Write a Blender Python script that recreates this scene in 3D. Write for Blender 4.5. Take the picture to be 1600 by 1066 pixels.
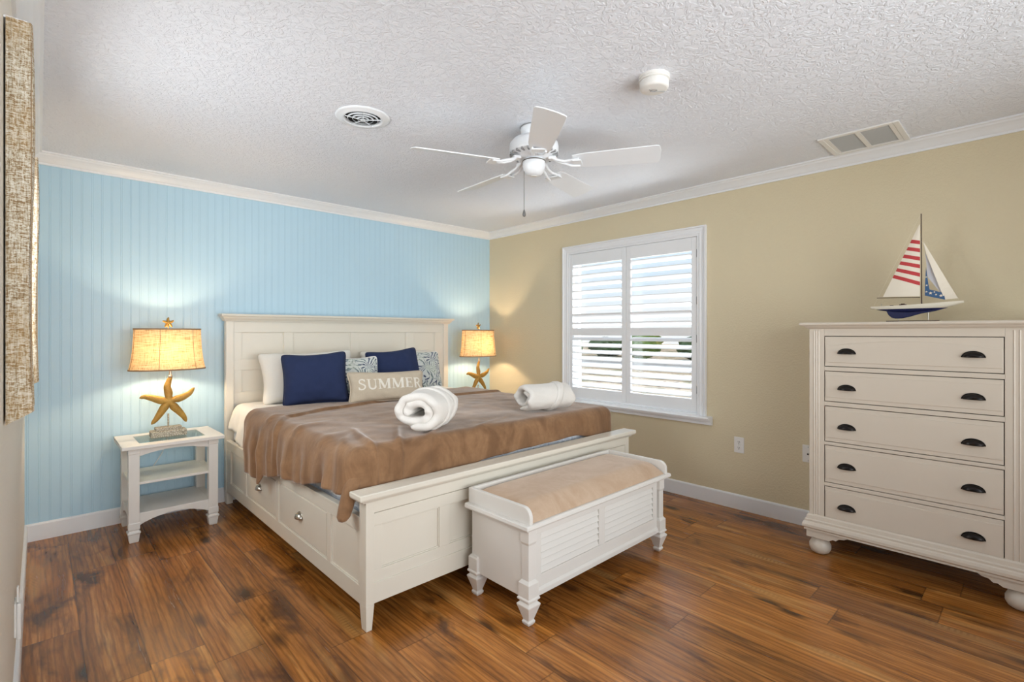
import bpy, bmesh, math, random
from mathutils import Vector, Matrix, noise
D = bpy.data
C = bpy.context.scene.collection
for o in list(D.objects): D.objects.remove(o, do_unlink=True)
PI = math.pi
random.seed(4)

# ------------------------------------------------------------------ camera, world, lights, exposure
sc = bpy.context.scene
CAM = Vector((-3.736, -4.309, 1.30))
cd = D.cameras.new('camera'); co = D.objects.new('camera', cd); C.objects.link(co)
co.location = CAM
co.rotation_euler = (PI/2, 0, math.radians(-43.5))
cd.sensor_width = 36; cd.lens = 36*779/1600; cd.shift_y = -13.5/1600; cd.clip_start = 0.02; cd.clip_end = 300
sc.camera = co
sc.view_settings.view_transform = 'Standard'; sc.view_settings.look = 'None'
sc.view_settings.exposure = 0.45; sc.view_settings.gamma = 1.0
sc.view_settings.use_curve_mapping = False

w = D.worlds.new('sky'); sc.world = w; w.use_nodes = True
nt = w.node_tree; nt.nodes.clear()
def wn(t, **k):
    n = nt.nodes.new(t)
    for a, b in k.items(): setattr(n, a, b)
    return n
tc = wn('ShaderNodeTexCoord'); mp = wn('ShaderNodeMapping'); mp.inputs['Scale'].default_value = (1, 1, 3.5)
nz = wn('ShaderNodeTexNoise'); nz.inputs['Scale'].default_value = 2.6; nz.inputs['Detail'].default_value = 5
rp = wn('ShaderNodeValToRGB'); rp.color_ramp.elements[0].position = .42; rp.color_ramp.elements[1].position = .62
sx = wn('ShaderNodeSeparateXYZ'); gr = wn('ShaderNodeValToRGB')
gr.color_ramp.elements[0].position = .0; gr.color_ramp.elements[0].color = (.93, .94, .95, 1)
gr.color_ramp.elements[1].position = .35; gr.color_ramp.elements[1].color = (.36, .58, .92, 1)
e_ = gr.color_ramp.elements.new(.12); e_.color = (.66, .81, .98, 1)
mx = wn('ShaderNodeMixRGB'); mx.inputs[2].default_value = (.97, .97, 1, 1)
bg = wn('ShaderNodeBackground'); bg.inputs[1].default_value = .78
out = wn('ShaderNodeOutputWorld'); L = nt.links.new
L(tc.outputs['Generated'], mp.inputs[0]); L(mp.outputs[0], nz.inputs['Vector']); L(nz.outputs[0], rp.inputs[0])
L(tc.outputs['Generated'], sx.inputs[0]); L(sx.outputs[2], gr.inputs[0])
L(gr.outputs[0], mx.inputs[1]); L(rp.outputs[0], mx.inputs[0]); L(mx.outputs[0], bg.inputs[0]); L(bg.outputs[0], out.inputs[0])

def light(name, kind, loc, rot, energy, col=(1, 1, 1), size=None, sizey=None, **k):
    l = D.lights.new(name, kind); l.energy = energy; l.color = col
    if kind == 'AREA':
        l.shape = 'RECTANGLE'; l.size = size; l.size_y = sizey
    for a, b in k.items(): setattr(l, a, b)
    o = D.objects.new(name, l); C.objects.link(o); o.location = loc; o.rotation_euler = rot
    return o
def aim(o, to):
    o.rotation_euler = (Vector(to)-o.location).to_track_quat('-Z', 'Y').to_euler()
s_ = light('sun', 'SUN', (0, 0, 8), (0, 0, 0), 1.15, (1, .95, .86), angle=math.radians(1)); aim(s_, (2.2, 4, 0))
# fill lamp added behind the camera; lamps also added outside both side windows, standing in for daylight and ground bounce
a_ = light('rear_fill_light', 'AREA', (-2.5, -5.56, 1.35), (0, 0, 0), 39, (.94, .97, 1), 3.3, 1.7, spread=math.radians(110)); aim(a_, (-2.0, 0, 2.35))
a_ = light('added_left_window_lamp', 'AREA', (-4.05, -1.83, 1.6), (0, 0, 0), 20, (.95, .97, 1), 1.1, .9); aim(a_, (-1.4, -2.3, .7))  # added lamp outside the left window, stands in for daylight through it
a_ = light('added_right_bounce_lamp', 'AREA', (.75, -1.83, .28), (0, 0, 0), 95, (.92, .96, 1), 1.4, 1.0); aim(a_, (-.6, -1.83, 1.75))  # added lamp hidden below the window, imitates light bounced up off the ground

# ------------------------------------------------------------------ material helpers
class NT:
    def __init__(s, name):
        s.m = D.materials.new(name); s.m.use_nodes = True; s.t = s.m.node_tree; s.t.nodes.clear()
        s.out = s.t.nodes.new('ShaderNodeOutputMaterial'); s.tc = None
    def co(s, which='Object'):
        if not s.tc: s.tc = s.t.nodes.new('ShaderNodeTexCoord')
        return s.tc.outputs[which]
    def set(s, sock, v):
        if hasattr(v, 'is_linked') or isinstance(v, bpy.types.NodeSocket): s.t.links.new(v, sock)
        elif isinstance(v, (tuple, list)) and len(v) == 3 and sock.type == 'RGBA': sock.default_value = (*v, 1)
        else: sock.default_value = v
    def n(s, typ, ins=None, out=0, **k):
        n = s.t.nodes.new(typ)
        for a, b in k.items(): setattr(n, a, b)
        for a, b in (ins or {}).items(): s.set(n.inputs[a], b)
        return n.outputs[out]
    def ma(s, op, a, b=0.0, c=None):
        i = {0: a, 1: b}
        if c is not None: i[2] = c
        return s.n('ShaderNodeMath', i, operation=op)
    def mapping(s, v, scale=(1, 1, 1), loc=(0, 0, 0), rot=(0, 0, 0)):
        return s.n('ShaderNodeMapping', {'Vector': v, 'Scale': scale, 'Location': loc, 'Rotation': rot})
    def noise(s, v, scale, detail=3, rough=.5, dist=0., out=0):
        return s.n('ShaderNodeTexNoise', {'Vector': v, 'Scale': scale, 'Detail': detail, 'Roughness': rough, 'Distortion': dist}, out=out)
    def ramp(s, f, stops, interp='LINEAR'):
        n = s.t.nodes.new('ShaderNodeValToRGB'); s.set(n.inputs[0], f); r = n.color_ramp; r.interpolation = interp
        while len(r.elements) < len(stops): r.elements.new(.5)
        for e, (p, c) in zip(r.elements, stops):
            e.position = p; e.color = (*c, 1) if isinstance(c, (tuple, list)) else (c, c, c, 1)
        return n.outputs[0]
    def mix(s, f, a, b, mode='MIX'):
        return s.n('ShaderNodeMixRGB', {0: f, 1: a, 2: b}, blend_type=mode)
    def bump(s, h, strength, dist=.01, normal=None):
        i = {'Height': h, 'Strength': strength, 'Distance': dist}
        if normal is not None: i['Normal'] = normal
        return s.n('ShaderNodeBump', i)
    def bsdf(s, **k):
        b = s.t.nodes.new('ShaderNodeBsdfPrincipled')
        for a, v in k.items(): s.set(b.inputs[a.replace('_', ' ')], v)
        s.t.links.new(b.outputs[0], s.out.inputs[0]); return b
def srgb(r, g, b):
    f = lambda v: (v/255/12.92) if v <= 10 else ((v/255+.055)/1.055)**2.4
    return (f(r), f(g), f(b))
def paint(name, col, rough=.4, bump=0., scale=150, coat=0.):
    t = NT(name); k = dict(Base_Color=col, Roughness=rough)
    v = t.noise(t.co(), 9, 3); c = t.mix(.06, col, t.mix(1, col, t.ramp(v, [(.3, .8), (.7, 1.)]), 'MULTIPLY'))
    k['Base_Color'] = c
    if bump: k['Normal'] = t.bump(t.noise(t.co(), scale, 3), bump, .004)
    if coat: k['Coat_Weight'] = coat; k['Coat_Roughness'] = .15
    t.bsdf(**k); return t.m

M = {}
def wallmat(name, col):
    t = NT(name); n1 = t.noise(t.co(), 75, 3, .55, .4); n2 = t.noise(t.co(), 18, 2)
    h = t.ma('ADD', t.ramp(n1, [(.42, 0.), (.62, 1.)]), t.ma('MULTIPLY', n2, .4))
    c = t.mix(t.ramp(t.noise(t.co(), 1.3, 2), [(.3, 0.), (.7, .12)]), col, tuple(v*.93 for v in col))
    t.bsdf(Base_Color=c, Roughness=.55, Normal=t.bump(h, .22, .004)); return t.m
M['yellow'] = wallmat('yellow_wall_paint', srgb(218, 204, 172))
M['cream_wall'] = wallmat('cream_wall_paint', srgb(228, 221, 208))
M['blue'] = paint('blue_beadboard_paint', srgb(186, 216, 232), .42, .05, 40)
def ceilmat():
    t = NT('knockdown_ceiling'); v = t.co()
    d = t.noise(v, 14, 2, .5, out=1)
    vv = t.mix(.035, v, d)
    n1 = t.noise(vv, 34, 4, .6, 1.2); n2 = t.noise(v, 120, 2)
    h = t.ma('ADD', t.ramp(n1, [(.44, 0.), (.56, 1.)]), t.ma('MULTIPLY', n2, .25))
    t.bsdf(Base_Color=srgb(238, 240, 246), Roughness=.8, Normal=t.bump(h, .55, .006)); return t.m
M['ceiling'] = ceilmat()
M['trim'] = paint('white_trim_paint', srgb(238, 238, 239), .35)
M['plaster_out'] = paint('white_exterior_stucco', srgb(238, 236, 230), .8, .3, 90)
def floormat():
    t = NT('hickory_plank_floor'); v = t.co()
    s = t.n('ShaderNodeSeparateXYZ', {0: v}); 
    sp = s.node; X, Y = sp.outputs[0], sp.outputs[1]
    W, LN = .1855, 1.22
    cx = t.ma('DIVIDE', t.ma('ADD', X, 3.605+W*20), W); ci = t.ma('FLOOR', cx); cf = t.ma('FRACT', cx)
    ro = t.n('ShaderNodeTexWhiteNoise', {'W': ci}, noise_dimensions='1D')
    cy = t.ma('DIVIDE', t.ma('ADD', t.ma('ADD', Y, 20.25), t.ma('MULTIPLY', ro, LN*3.1)), LN); ri = t.ma('FLOOR', cy); rf = t.ma('FRACT', cy)
    cell = t.n('ShaderNodeCombineXYZ', {0: ci, 1: ri, 2: 3.})
    rc = t.n('ShaderNodeTexWhiteNoise', {'Vector': cell}, out=1, noise_dimensions='3D')
    off = t.n('ShaderNodeVectorMath', {0: rc, 1: (37., 53., 11.)}, operation='MULTIPLY')
    p = t.n('ShaderNodeVectorMath', {0: v, 1: off}, operation='ADD')
    warp = t.noise(t.mapping(p, (3.5, 1.1, 1)), 1.3, 3, .5, out=1)
    pw = t.n('ShaderNodeVectorMath', {0: p, 1: t.n('ShaderNodeVectorMath', {0: warp, 1: (.055, .25, 0)}, operation='MULTIPLY')}, operation='ADD')
    rings = t.n('ShaderNodeTexWave', {'Vector': t.mapping(pw, (1, .09, 1)), 'Scale': 13., 'Distortion': 5., 'Detail': 2.5, 'Detail Scale': 1.2}, wave_type='BANDS', bands_direction='X')
    fine = t.noise(t.mapping(p, (85, 5, 1)), 1., 5, .65)
    mid = t.noise(t.mapping(pw, (17, .9, 1)), 1., 5, .65)
    blot = t.noise(t.mapping(p, (5.5, 1.7, 1)), 1.3, 4, .6, .5)
    knot = t.n('ShaderNodeTexVoronoi', {'Vector': t.mapping(pw, (4.2, 1.7, 1)), 'Scale': 1.0}, out=0)
    base = t.ramp(mid, [(.28, srgb(112, 64, 22)), (.42, srgb(160, 100, 42)), (.58, srgb(190, 124, 58)), (.75, srgb(216, 156, 88))])
    c = t.mix(t.ramp(rings, [(0., .42), (.4, .0)]), base, srgb(96, 54, 22))
    c = t.mix(t.ramp(fine, [(.36, .42), (.56, 0.)]), c, srgb(78, 44, 18))
    c = t.mix(t.ramp(blot, [(.32, .8), (.46, 0.)]), c, srgb(70, 40, 18))
    c = t.mix(t.ramp(knot, [(.06, .9), (.17, 0.)]), c, srgb(54, 32, 14))
    lw = t.noise(t.mapping(p, (7., .9, 1)), 1.2, 2, .5)
    c = t.mix(t.ramp(lw, [(.6, 0.), (.74, .5)]), c, srgb(214, 164, 100))
    # saw marks in the pale streaks
    saw = t.n('ShaderNodeTexWave', {'Vector': p, 'Scale': 15., 'Distortion': 1.5}, wave_type='BANDS', bands_direction='Y')
    sawm = t.ma('MULTIPLY', t.ramp(lw, [(.68, 0.), (.76, 1.)]), t.ramp(saw, [(.35, 0.), (.8, .55)]))
    c = t.mix(sawm, c, srgb(120, 74, 34))
    tone = t.n('ShaderNodeSeparateXYZ', {0: rc}).node.outputs[0]
    c = t.mix(1., c, t.ramp(tone, [(0., (.78, .76, .73)), (1., (1.2, 1.18, 1.12))]), 'MULTIPLY')
    seam = t.ma('MINIMUM', t.ma('MULTIPLY', t.ma('MINIMUM', cf, t.ma('SUBTRACT', 1., cf)), W), t.ma('MULTIPLY', t.ma('MINIMUM', rf, t.ma('SUBTRACT', 1., rf)), LN))
    sm = t.ramp(seam, [(.0006, 1.), (.002, 0.)])
    c = t.mix(t.ma('MULTIPLY', sm, .6), c, srgb(30, 16, 8))
    h = t.ma('SUBTRACT', t.ma('MULTIPLY', fine, .5), sm)
    rg = t.ramp(mid, [(.2, .30), (.8, .20)])
    t.bsdf(Base_Color=c, Roughness=rg, Normal=t.bump(h, .12, .002)); return t.m
M['floor'] = floormat()
M['bedpaint'] = paint('cream_bed_paint', srgb(224, 217, 203), .33)
M['white_furn'] = paint('white_furniture_paint', srgb(224, 220, 214), .32)
M['dresser'] = paint('dresser_paint', srgb(214, 202, 186), .38, coat=.1)
M['dark'] = paint('gap_shade', srgb(30, 25, 20), .8)  # near-black colour painting the shade between dresser drawers
M['bronze'] = (lambda t: (t.bsdf(Base_Color=srgb(38, 34, 32), Roughness=.32, Metallic=.7), t.m)[1])(NT('black_bronze'))
M['nickel'] = (lambda t: (t.bsdf(Base_Color=srgb(190, 184, 174), Roughness=.28, Metallic=1.), t.m)[1])(NT('brushed_nickel'))
M['chain'] = (lambda t: (t.bsdf(Base_Color=srgb(120, 118, 116), Roughness=.4, Metallic=.3), t.m)[1])(NT('grey_chain'))
M['fanwhite'] = paint('white_fan_enamel', srgb(238, 240, 243), .3)
M['plastic'] = paint('white_plastic', srgb(236, 233, 228), .35)
M['greyplastic'] = paint('grey_plastic', srgb(150, 150, 150), .5)
M['grillegrey'] = paint('grey_enamel', srgb(196, 196, 194), .5)
M['black'] = paint('black_recess', srgb(14, 14, 14), .9)
def fabric(name, col, weave=700, b=.3, var=.25, dark=None, sheen=0., big=3.):
    t = NT(name); v = t.co()
    wv = t.n('ShaderNodeTexWave', {'Vector': v, 'Scale': weave/6, 'Distortion': 1.}, wave_type='BANDS', bands_direction='DIAGONAL')
    n1 = t.noise(v, weave, 2); n2 = t.noise(v, big, 4, .6)
    c = t.mix(t.ramp(n2, [(.3, 0.), (.7, var)]), col, dark or tuple(x*.6 for x in col))
    c = t.mix(t.ramp(n1, [(.3, .15), (.7, 0.)]), c, tuple(x*.5 for x in col))
    k = dict(Base_Color=c, Roughness=.9, Normal=t.bump(t.ma('ADD', n1, t.ma('MULTIPLY', wv, .3)), b, .002))
    if sheen: k['Sheen_Weight'] = sheen; k['Sheen_Roughness'] = .4
    t.bsdf(**k); return t.m
def velvet(name, col, dark, sheen=.35):
    t = NT(name); v = t.co()
    n1 = t.noise(t.mapping(v, (1, 1, .5)), 4.5, 5, .65, 1.2); n2 = t.noise(v, 900, 2); n3 = t.noise(v, 24, 3, .6, 1.)
    c = t.mix(t.ramp(n1, [(.38, 0.), (.62, .75)]), col, dark)
    c = t.mix(t.ramp(n3, [(.35, .0), (.7, .3)]), c, dark)
    t.bsdf(Base_Color=c, Roughness=.85, Sheen_Weight=sheen, Sheen_Roughness=.35, Sheen_Tint=(1, .93, .88),
           Normal=t.bump(t.ma('ADD', t.ma('MULTIPLY', n2, .3), n3), .18, .004)); return t.m
M['blanket'] = velvet('brown_fleece', srgb(152, 114, 80), srgb(106, 73, 45), .55)
M['cushion'] = velvet('tan_velvet', srgb(198, 172, 148), srgb(180, 150, 122), .5)
M['sheet'] = fabric('white_cotton', srgb(243, 240, 234), 400, .12, .05)
M['pillowwhite'] = fabric('white_pillow_cotton', srgb(238, 233, 224), 400, .12, .06)
def bluish():
    t = NT('pale_mattress_ticking'); v = t.co(); n = t.noise(t.mapping(v, (1, 1, 2)), 22, 3, .6, 1.5)
    t.bsdf(Base_Color=t.ramp(n, [(.35, srgb(190, 198, 212)), (.55, srgb(232, 235, 240))]), Roughness=.9, Normal=t.bump(n, .5, .01)); return t.m
M['ticking'] = bluish()
M['navy'] = fabric('navy_twill', srgb(30, 44, 82), 600, .35, .15, big=6)
M['piping'] = fabric('navy_piping', srgb(24, 36, 70), 600, .2, .1)
M['burlap'] = fabric('tan_burlap', srgb(205, 190, 168), 330, .6, .15, big=30)
M['lettering'] = fabric('white_lettering', srgb(240, 234, 222), 500, .3, .05)
def terry(name, col):
    t = NT(name); v = t.co(); n = t.noise(v, 260, 3, .7); n2 = t.noise(v, 40, 3)
    c = t.mix(t.ramp(n, [(.3, .25), (.6, 0.)]), col, tuple(x*.72 for x in col))
    t.bsdf(Base_Color=c, Roughness=.95, Sheen_Weight=.2, Normal=t.bump(t.ma('ADD', n, t.ma('MULTIPLY', n2, .7)), .7, .004)); return t.m
M['terry'] = terry('white_terry', srgb(236, 231, 224))
def floral():
    t = NT('blue_green_leaf_print'); v = t.co('UV')
    w1 = t.noise(v, 2.4, 2, .5, out=1)
    vw = t.n('ShaderNodeVectorMath', {0: v, 1: t.n('ShaderNodeVectorMath', {0: w1, 1: (.5, .5, 0)}, operation='MULTIPLY')}, operation='ADD')
    # leaves fan out from scattered centres: rays of the angle within each voronoi cell
    vor = t.n('ShaderNodeTexVoronoi', {'Vector': vw, 'Scale': 3.1, 'Randomness': .9}, out=2)
    d = t.n('ShaderNodeVectorMath', {0: vw, 1: vor}, operation='SUBTRACT')
    sp = t.n('ShaderNodeSeparateXYZ', {0: d}).node
    ang = t.ma('ARCTAN2', sp.outputs[1], sp.outputs[0])
    ray = t.ma('SINE', t.ma('ADD', t.ma('MULTIPLY', ang, 12.), t.ma('MULTIPLY', t.noise(v, 9, 2), 5.)))
    ln = t.n('ShaderNodeVectorMath', {0: d}, out=1, operation='LENGTH')
    leaf = t.ramp(ray, [(.15, .15), (.5, 1.)])
    hue = t.noise(v, 3.1, 2)
    lc = t.ramp(hue, [(.42, srgb(60, 68, 98)), (.5, srgb(100, 116, 126)), (.58, srgb(150, 162, 146))])
    c = t.mix(leaf, srgb(226, 228, 222), lc)
    c = t.mix(t.ramp(t.noise(v, 16, 3), [(.5, 0.), (.68, .6)]), c, srgb(222, 226, 220))
    t.bsdf(Base_Color=c, Roughness=.9, Normal=t.bump(t.noise(v, 200, 2), .2, .002)); return t.m
M['floral'] = floral()
def gold():
    t = NT('gold_starfish_finish'); v = t.co(); n = t.noise(v, 160, 3, .7); n2 = t.noise(v, 12, 3)
    c = t.mix(t.ramp(n2, [(.35, 0.), (.65, 1.)]), srgb(196, 156, 74), srgb(168, 128, 58))
    c = t.mix(t.ramp(n, [(.3, .4), (.55, 0.)]), c, srgb(112, 84, 38))
    t.bsdf(Base_Color=c, Roughness=.45, Metallic=.35, Normal=t.bump(n, .5, .003)); return t.m
M['gold'] = gold()
def coral():
    t = NT('carved_stone'); v = t.co(); vo = t.n('ShaderNodeTexVoronoi', {'Vector': v, 'Scale': 75.}, out=0, feature='DISTANCE_TO_EDGE'); n = t.noise(v, 90, 3, .6, 1.)
    f = t.ma('ADD', t.ma('MULTIPLY', vo, 2.2), n)
    c = t.ramp(f, [(.35, srgb(96, 84, 68)), (.6, srgb(176, 166, 146)), (.95, srgb(206, 198, 182))])
    t.bsdf(Base_Color=c, Roughness=.8, Normal=t.bump(f, .9, .004)); return t.m
M['stone'] = coral()
def shade():
    t = NT('linen_lamp_shade'); v = t.co()
    a = t.noise(t.mapping(v, (14, 14, 260)), 1., 3, .6); b = t.noise(t.mapping(v, (240, 240, 16)), 1., 3, .6)
    f = t.ma('ADD', t.ma('MULTIPLY', a, .6), t.ma('MULTIPLY', b, .4))
    c = t.ramp(f, [(.38, srgb(170, 140, 100)), (.5, srgb(226, 204, 164)), (.66, srgb(240, 222, 184))])
    c2 = t.ramp(f, [(.38, srgb(176, 130, 78)), (.5, srgb(224, 174, 108)), (.66, srgb(238, 192, 130))])
    df = t.n('ShaderNodeBsdfDiffuse', {'Color': c}); tr = t.n('ShaderNodeBsdfTranslucent', {'Color': c2})
    t.set(t.out.inputs[0], t.n('ShaderNodeMixShader', {0: .16, 1: df, 2: tr})); return t.m
M['shade'] = shade()
M['shadetrim'] = fabric('brown_shade_binding', srgb(150, 124, 96), 600, .2, .1)
def bulb():
    t = NT('glowing_bulb'); e = t.n('ShaderNodeEmission', {'Color': (1, .74, .42), 'Strength': 6.}); tr = t.n('ShaderNodeBsdfTransparent')
    t.set(t.out.inputs[0], t.n('ShaderNodeMixShader', {0: .25, 1: tr, 2: e})); return t.m
M['bulb'] = bulb()
def glass(name, tint, fac):
    t = NT(name); g = t.n('ShaderNodeBsdfGlossy', {'Color': (1, 1, 1), 'Roughness': .02}); tr = t.n('ShaderNodeBsdfTransparent', {'Color': tint})
    t.set(t.out.inputs[0], t.n('ShaderNodeMixShader', {0: fac, 1: tr, 2: g})); return t.m
M['pane'] = glass('window_glass', (.97, .985, .98), .04)
M['tableglass'] = glass('greenish_table_glass', (.86, .93, .91), .25)
def curtain():
    t = NT('woven_tan_curtain'); v = t.co()
    a = t.noise(t.mapping(v, (60, 60, 260)), 1., 4, .7, 1.2); b = t.noise(t.mapping(v, (300, 300, 40)), 1., 3, .7); g = t.noise(v, 7, 2)
    f = t.ma('ADD', t.ma('MULTIPLY', a, .62), t.ma('MULTIPLY', b, .38))
    c = t.ramp(f, [(.44, srgb(140, 112, 78)), (.5, srgb(196, 182, 156)), (.56, srgb(222, 216, 204))])
    c = t.mix(t.ramp(g, [(.45, 0.), (.6, .3)]), c, srgb(176, 140, 84))
    t.bsdf(Base_Color=c, Roughness=.9, Normal=t.bump(f, .8, .004)); return t.m
M['curtain'] = curtain()
for k, c, r in (('hullwhite', (236, 228, 210), .3), ('hullnavy', (28, 36, 84), .25), ('deckwood', (202, 160, 112), .4), ('mastwood', (72, 50, 34), .4),
                ('sail', (240, 230, 212), .8), ('sailred', (196, 66, 68), .8), ('sailblue', (66, 100, 140), .8), ('sailgrey', (206, 206, 212), .8),
                ('leafgreen', (104, 128, 60), .8), ('leafdark', (60, 84, 44), .8), ('sand', (232, 206, 172), .9), ('asphalt', (176, 170, 164), .9),
                ('carred', (176, 40, 44), .25), ('carwhite', (228, 228, 228), .25), ('carglass', (28, 32, 38), .1), ('tyre', (26, 26, 26), .8),
                ('brick', (166, 140, 130), .8), ('roofgrey', (150, 146, 142), .8), ('darkline', (96, 88, 78), .8)):
    M[k] = paint(k, srgb(*c), r)

# ------------------------------------------------------------------ mesh helpers
BASE = {}
class MB:
    def __init__(s): s.b = bmesh.new()
    def box(s, x0, x1, y0, y1, z0, z1, mi=0):
        v = [s.b.verts.new((x, y, z)) for z in (z0, z1) for y in (y0, y1) for x in (x0, x1)]
        for q in ((0, 2, 3, 1), (4, 5, 7, 6), (0, 1, 5, 4), (2, 6, 7, 3), (0, 4, 6, 2), (1, 3, 7, 5)):
            s.b.faces.new([v[i] for i in q]).material_index = mi
        return v
    def prism(s, poly, axis, a, b, mi=0):
        """poly in the two other axes (order x,y,z without axis), extruded a..b"""
        def P(u, w_, t):
            return {'x': (t, u, w_), 'y': (u, t, w_), 'z': (u, w_, t)}[axis]
        A = [s.b.verts.new(P(u, w_, a)) for u, w_ in poly]; B = [s.b.verts.new(P(u, w_, b)) for u, w_ in poly]
        n = len(poly)
        for f in ([A[i] for i in range(n)], [B[i] for i in reversed(range(n))]): s.b.faces.new(f).material_index = mi
        for i in range(n): s.b.faces.new((A[i], B[i], B[(i+1) % n], A[(i+1) % n])).material_index = mi
    def loft(s, rings, closed=True, caps=True, mi=0):
        R = [[s.b.verts.new(p) for p in r] for r in rings]; n = len(R[0])
        for a, b in zip(R, R[1:]):
            for i in range(n if closed else n-1):
                s.b.faces.new((a[i], a[(i+1) % n], b[(i+1) % n], b[i])).material_index = mi
        if caps and closed:
            s.b.faces.new(R[0][::-1]).material_index = mi; s.b.faces.new(R[-1]).material_index = mi
        return R
    def lathe(s, c, prof, n=32, ax=1., ay=1., sq=False, rot=0., mi=0, caps=True):
        """profile [(r,z)], centre c; sq gives a square section"""
        rings = []
        for r, z in prof:
            if sq: pts = [(r*ax, r*ay), (-r*ax, r*ay), (-r*ax, -r*ay), (r*ax, -r*ay)]
            else: pts = [(r*ax*math.cos(2*PI*i/n), r*ay*math.sin(2*PI*i/n)) for i in range(n)]
            rings.append([(c[0]+p*math.cos(rot)-q*math.sin(rot), c[1]+p*math.sin(rot)+q*math.cos(rot), c[2]+z) for p, q in pts])
        s.loft(rings, caps=caps, mi=mi)
    def tube(s, pts, r, n=8, mi=0):
        pts = [Vector(p) for p in pts]; rings = []
        rr = r if isinstance(r, (list, tuple)) else [r]*len(pts)
        up = Vector((0, 0, 1))
        for i, p in enumerate(pts):
            t = (pts[min(i+1, len(pts)-1)]-pts[max(i-1, 0)]).normalized()
            u = t.cross(up if abs(t.z) < .95 else Vector((1, 0, 0))).normalized(); w_ = t.cross(u)
            rings.append([p+(u*math.cos(2*PI*k/n)+w_*math.sin(2*PI*k/n))*rr[i] for k in range(n)])
        s.loft(rings, mi=mi)
    def grid(s, f, nu, nv, uv=False, mi=0):
        V = [[s.b.verts.new(f(i/nu, j/nv)) for j in range(nv+1)] for i in range(nu+1)]
        lay = s.b.loops.layers.uv.verify() if uv else None
        for i in range(nu):
            for j in range(nv):
                fc = s.b.faces.new((V[i][j], V[i+1][j], V[i+1][j+1], V[i][j+1])); fc.material_index = mi
                if uv:
                    for lp, (a, b) in zip(fc.loops, ((i, j), (i+1, j), (i+1, j+1), (i, j+1))): lp[lay].uv = (a/nu, b/nv)
        return V
    def xf(s, M4): bmesh.ops.transform(s.b, matrix=M4, verts=s.b.verts); return s
    def build(s, name, mat, parent=None, bevel=0., smooth=False, sub=0, solid=0., weld=False, auto=True, recalc=True):
        if weld: bmesh.ops.remove_doubles(s.b, verts=s.b.verts, dist=1e-5)
        if recalc: bmesh.ops.recalc_face_normals(s.b, faces=s.b.faces)
        base = BASE.get(parent.name, Vector()) if parent else Vector()
        if base.length: bmesh.ops.translate(s.b, vec=-base, verts=s.b.verts)
        me = D.meshes.new(name); s.b.to_mesh(me); s.b.free()
        for m in (mat if isinstance(mat, list) else [mat]): me.materials.append(m)
        o = D.objects.new(name, me); C.objects.link(o)
        if smooth:
            for p in me.polygons: p.use_smooth = True
        if solid:
            m = o.modifiers.new('solid', 'SOLIDIFY'); m.thickness = solid; m.offset = 0
        if bevel:
            m = o.modifiers.new('bevel', 'BEVEL'); m.width = bevel; m.segments = 2; m.limit_method = 'ANGLE'; m.angle_limit = math.radians(40)
        if sub:
            m = o.modifiers.new('sub', 'SUBSURF'); m.levels = sub; m.render_levels = sub
        if parent:
            o.parent = parent; BASE[o.name] = base
        return o
def tag(o, label=None, cat=None, group=None, kind=None):
    if label: o['label'] = label
    if cat: o['category'] = cat
    if group: o['group'] = group
    if kind: o['kind'] = kind
    return o
def thing(name, loc, label, cat, group=None):
    o = D.objects.new(name, None); C.objects.link(o); o.location = loc; o.empty_display_size = .1
    BASE[o.name] = Vector(loc); return tag(o, label, cat, group)
def mbthing(mb, name, mat, loc, label, cat, group=None, **k):
    """a one-mesh thing whose origin is at loc"""
    bmesh.ops.translate(mb.b, vec=-Vector(loc), verts=mb.b.verts)
    o = mb.build(name, mat, None, **k); o.location = loc; return tag(o, label, cat, group)
def struct(mb, name, mat, **k): return tag(mb.build(name, mat, None, **k), kind='structure')
def copy_tree(o, parent=None):
    c = o.copy(); C.objects.link(c)
    if parent: c.parent = parent
    for ch in [x for x in D.objects if x.parent == o]: copy_tree(ch, c)
    return c

# ------------------------------------------------------------------ room shell
H = 2.425; XL = -3.80; YR = -5.40; XA = -5.1; YE = -2.85
b = MB(); b.box(XA-.12, .14, YR-.12, .14, -.1, 0); struct(b, 'floor', M['floor'])
b = MB(); b.box(XA-.12, .14, YR-.12, .14, H, H+.12); struct(b, 'ceiling', M['ceiling'])
# beadboard wall: narrow v grooves in pairs every 51 mm
b = MB(); poly = [(XL-.12, .12), (XL-.12, 0.)]
x = XL+.006
while x < -.03:
    for dx in (0, .0085):
        poly += [(x+dx, 0.), (x+dx+.0017, .0016), (x+dx+.0034, 0.)]
    x += .0512
poly += [(.14, 0.), (.14, .12)]
b.prism(poly, 'z', 0, H); struct(b, 'wall_back', M['blue'])
def wall_with_hole(name, x0, x1, y0, y1, hy0, hy1, hz0, hz1, mat):
    b = MB(); b.box(x0, x1, y0, hy0, 0, H); b.box(x0, x1, hy1, y1, 0, H); b.box(x0, x1, hy0, hy1, 0, hz0); b.box(x0, x1, hy0, hy1, hz1, H)
    return struct(b, name, mat)
WY0, WY1, WZ0, WZ1 = -2.478, -1.175, .655, 2.065
wall_with_hole('wall_right', 0, .14, YR-.12, 0, WY0, WY1, WZ0, WZ1, M['yellow'])
wall_with_hole('wall_left', XL-.12, XL, YE, 0, -2.42, -1.24, 1.15, 2.05, M['cream_wall'])
b = MB(); b.box(XA-.12, XL-.12, YE, YE+.12, 0, H); struct(b, 'wall_alcove', M['cream_wall'])
b = MB(); b.box(XA-.12, XA, YR-.12, YE, 0, H); struct(b, 'wall_far_left', M['cream_wall'])
b = MB(); b.box(XA, -4.2, YR-.12, YR, 0, H); b.box(-.8, 0, YR-.12, YR, 0, H); b.box(-4.2, -.8, YR-.12, YR, 0, .45); b.box(-4.2, -.8, YR-.12, YR, 2.2, H)
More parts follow.
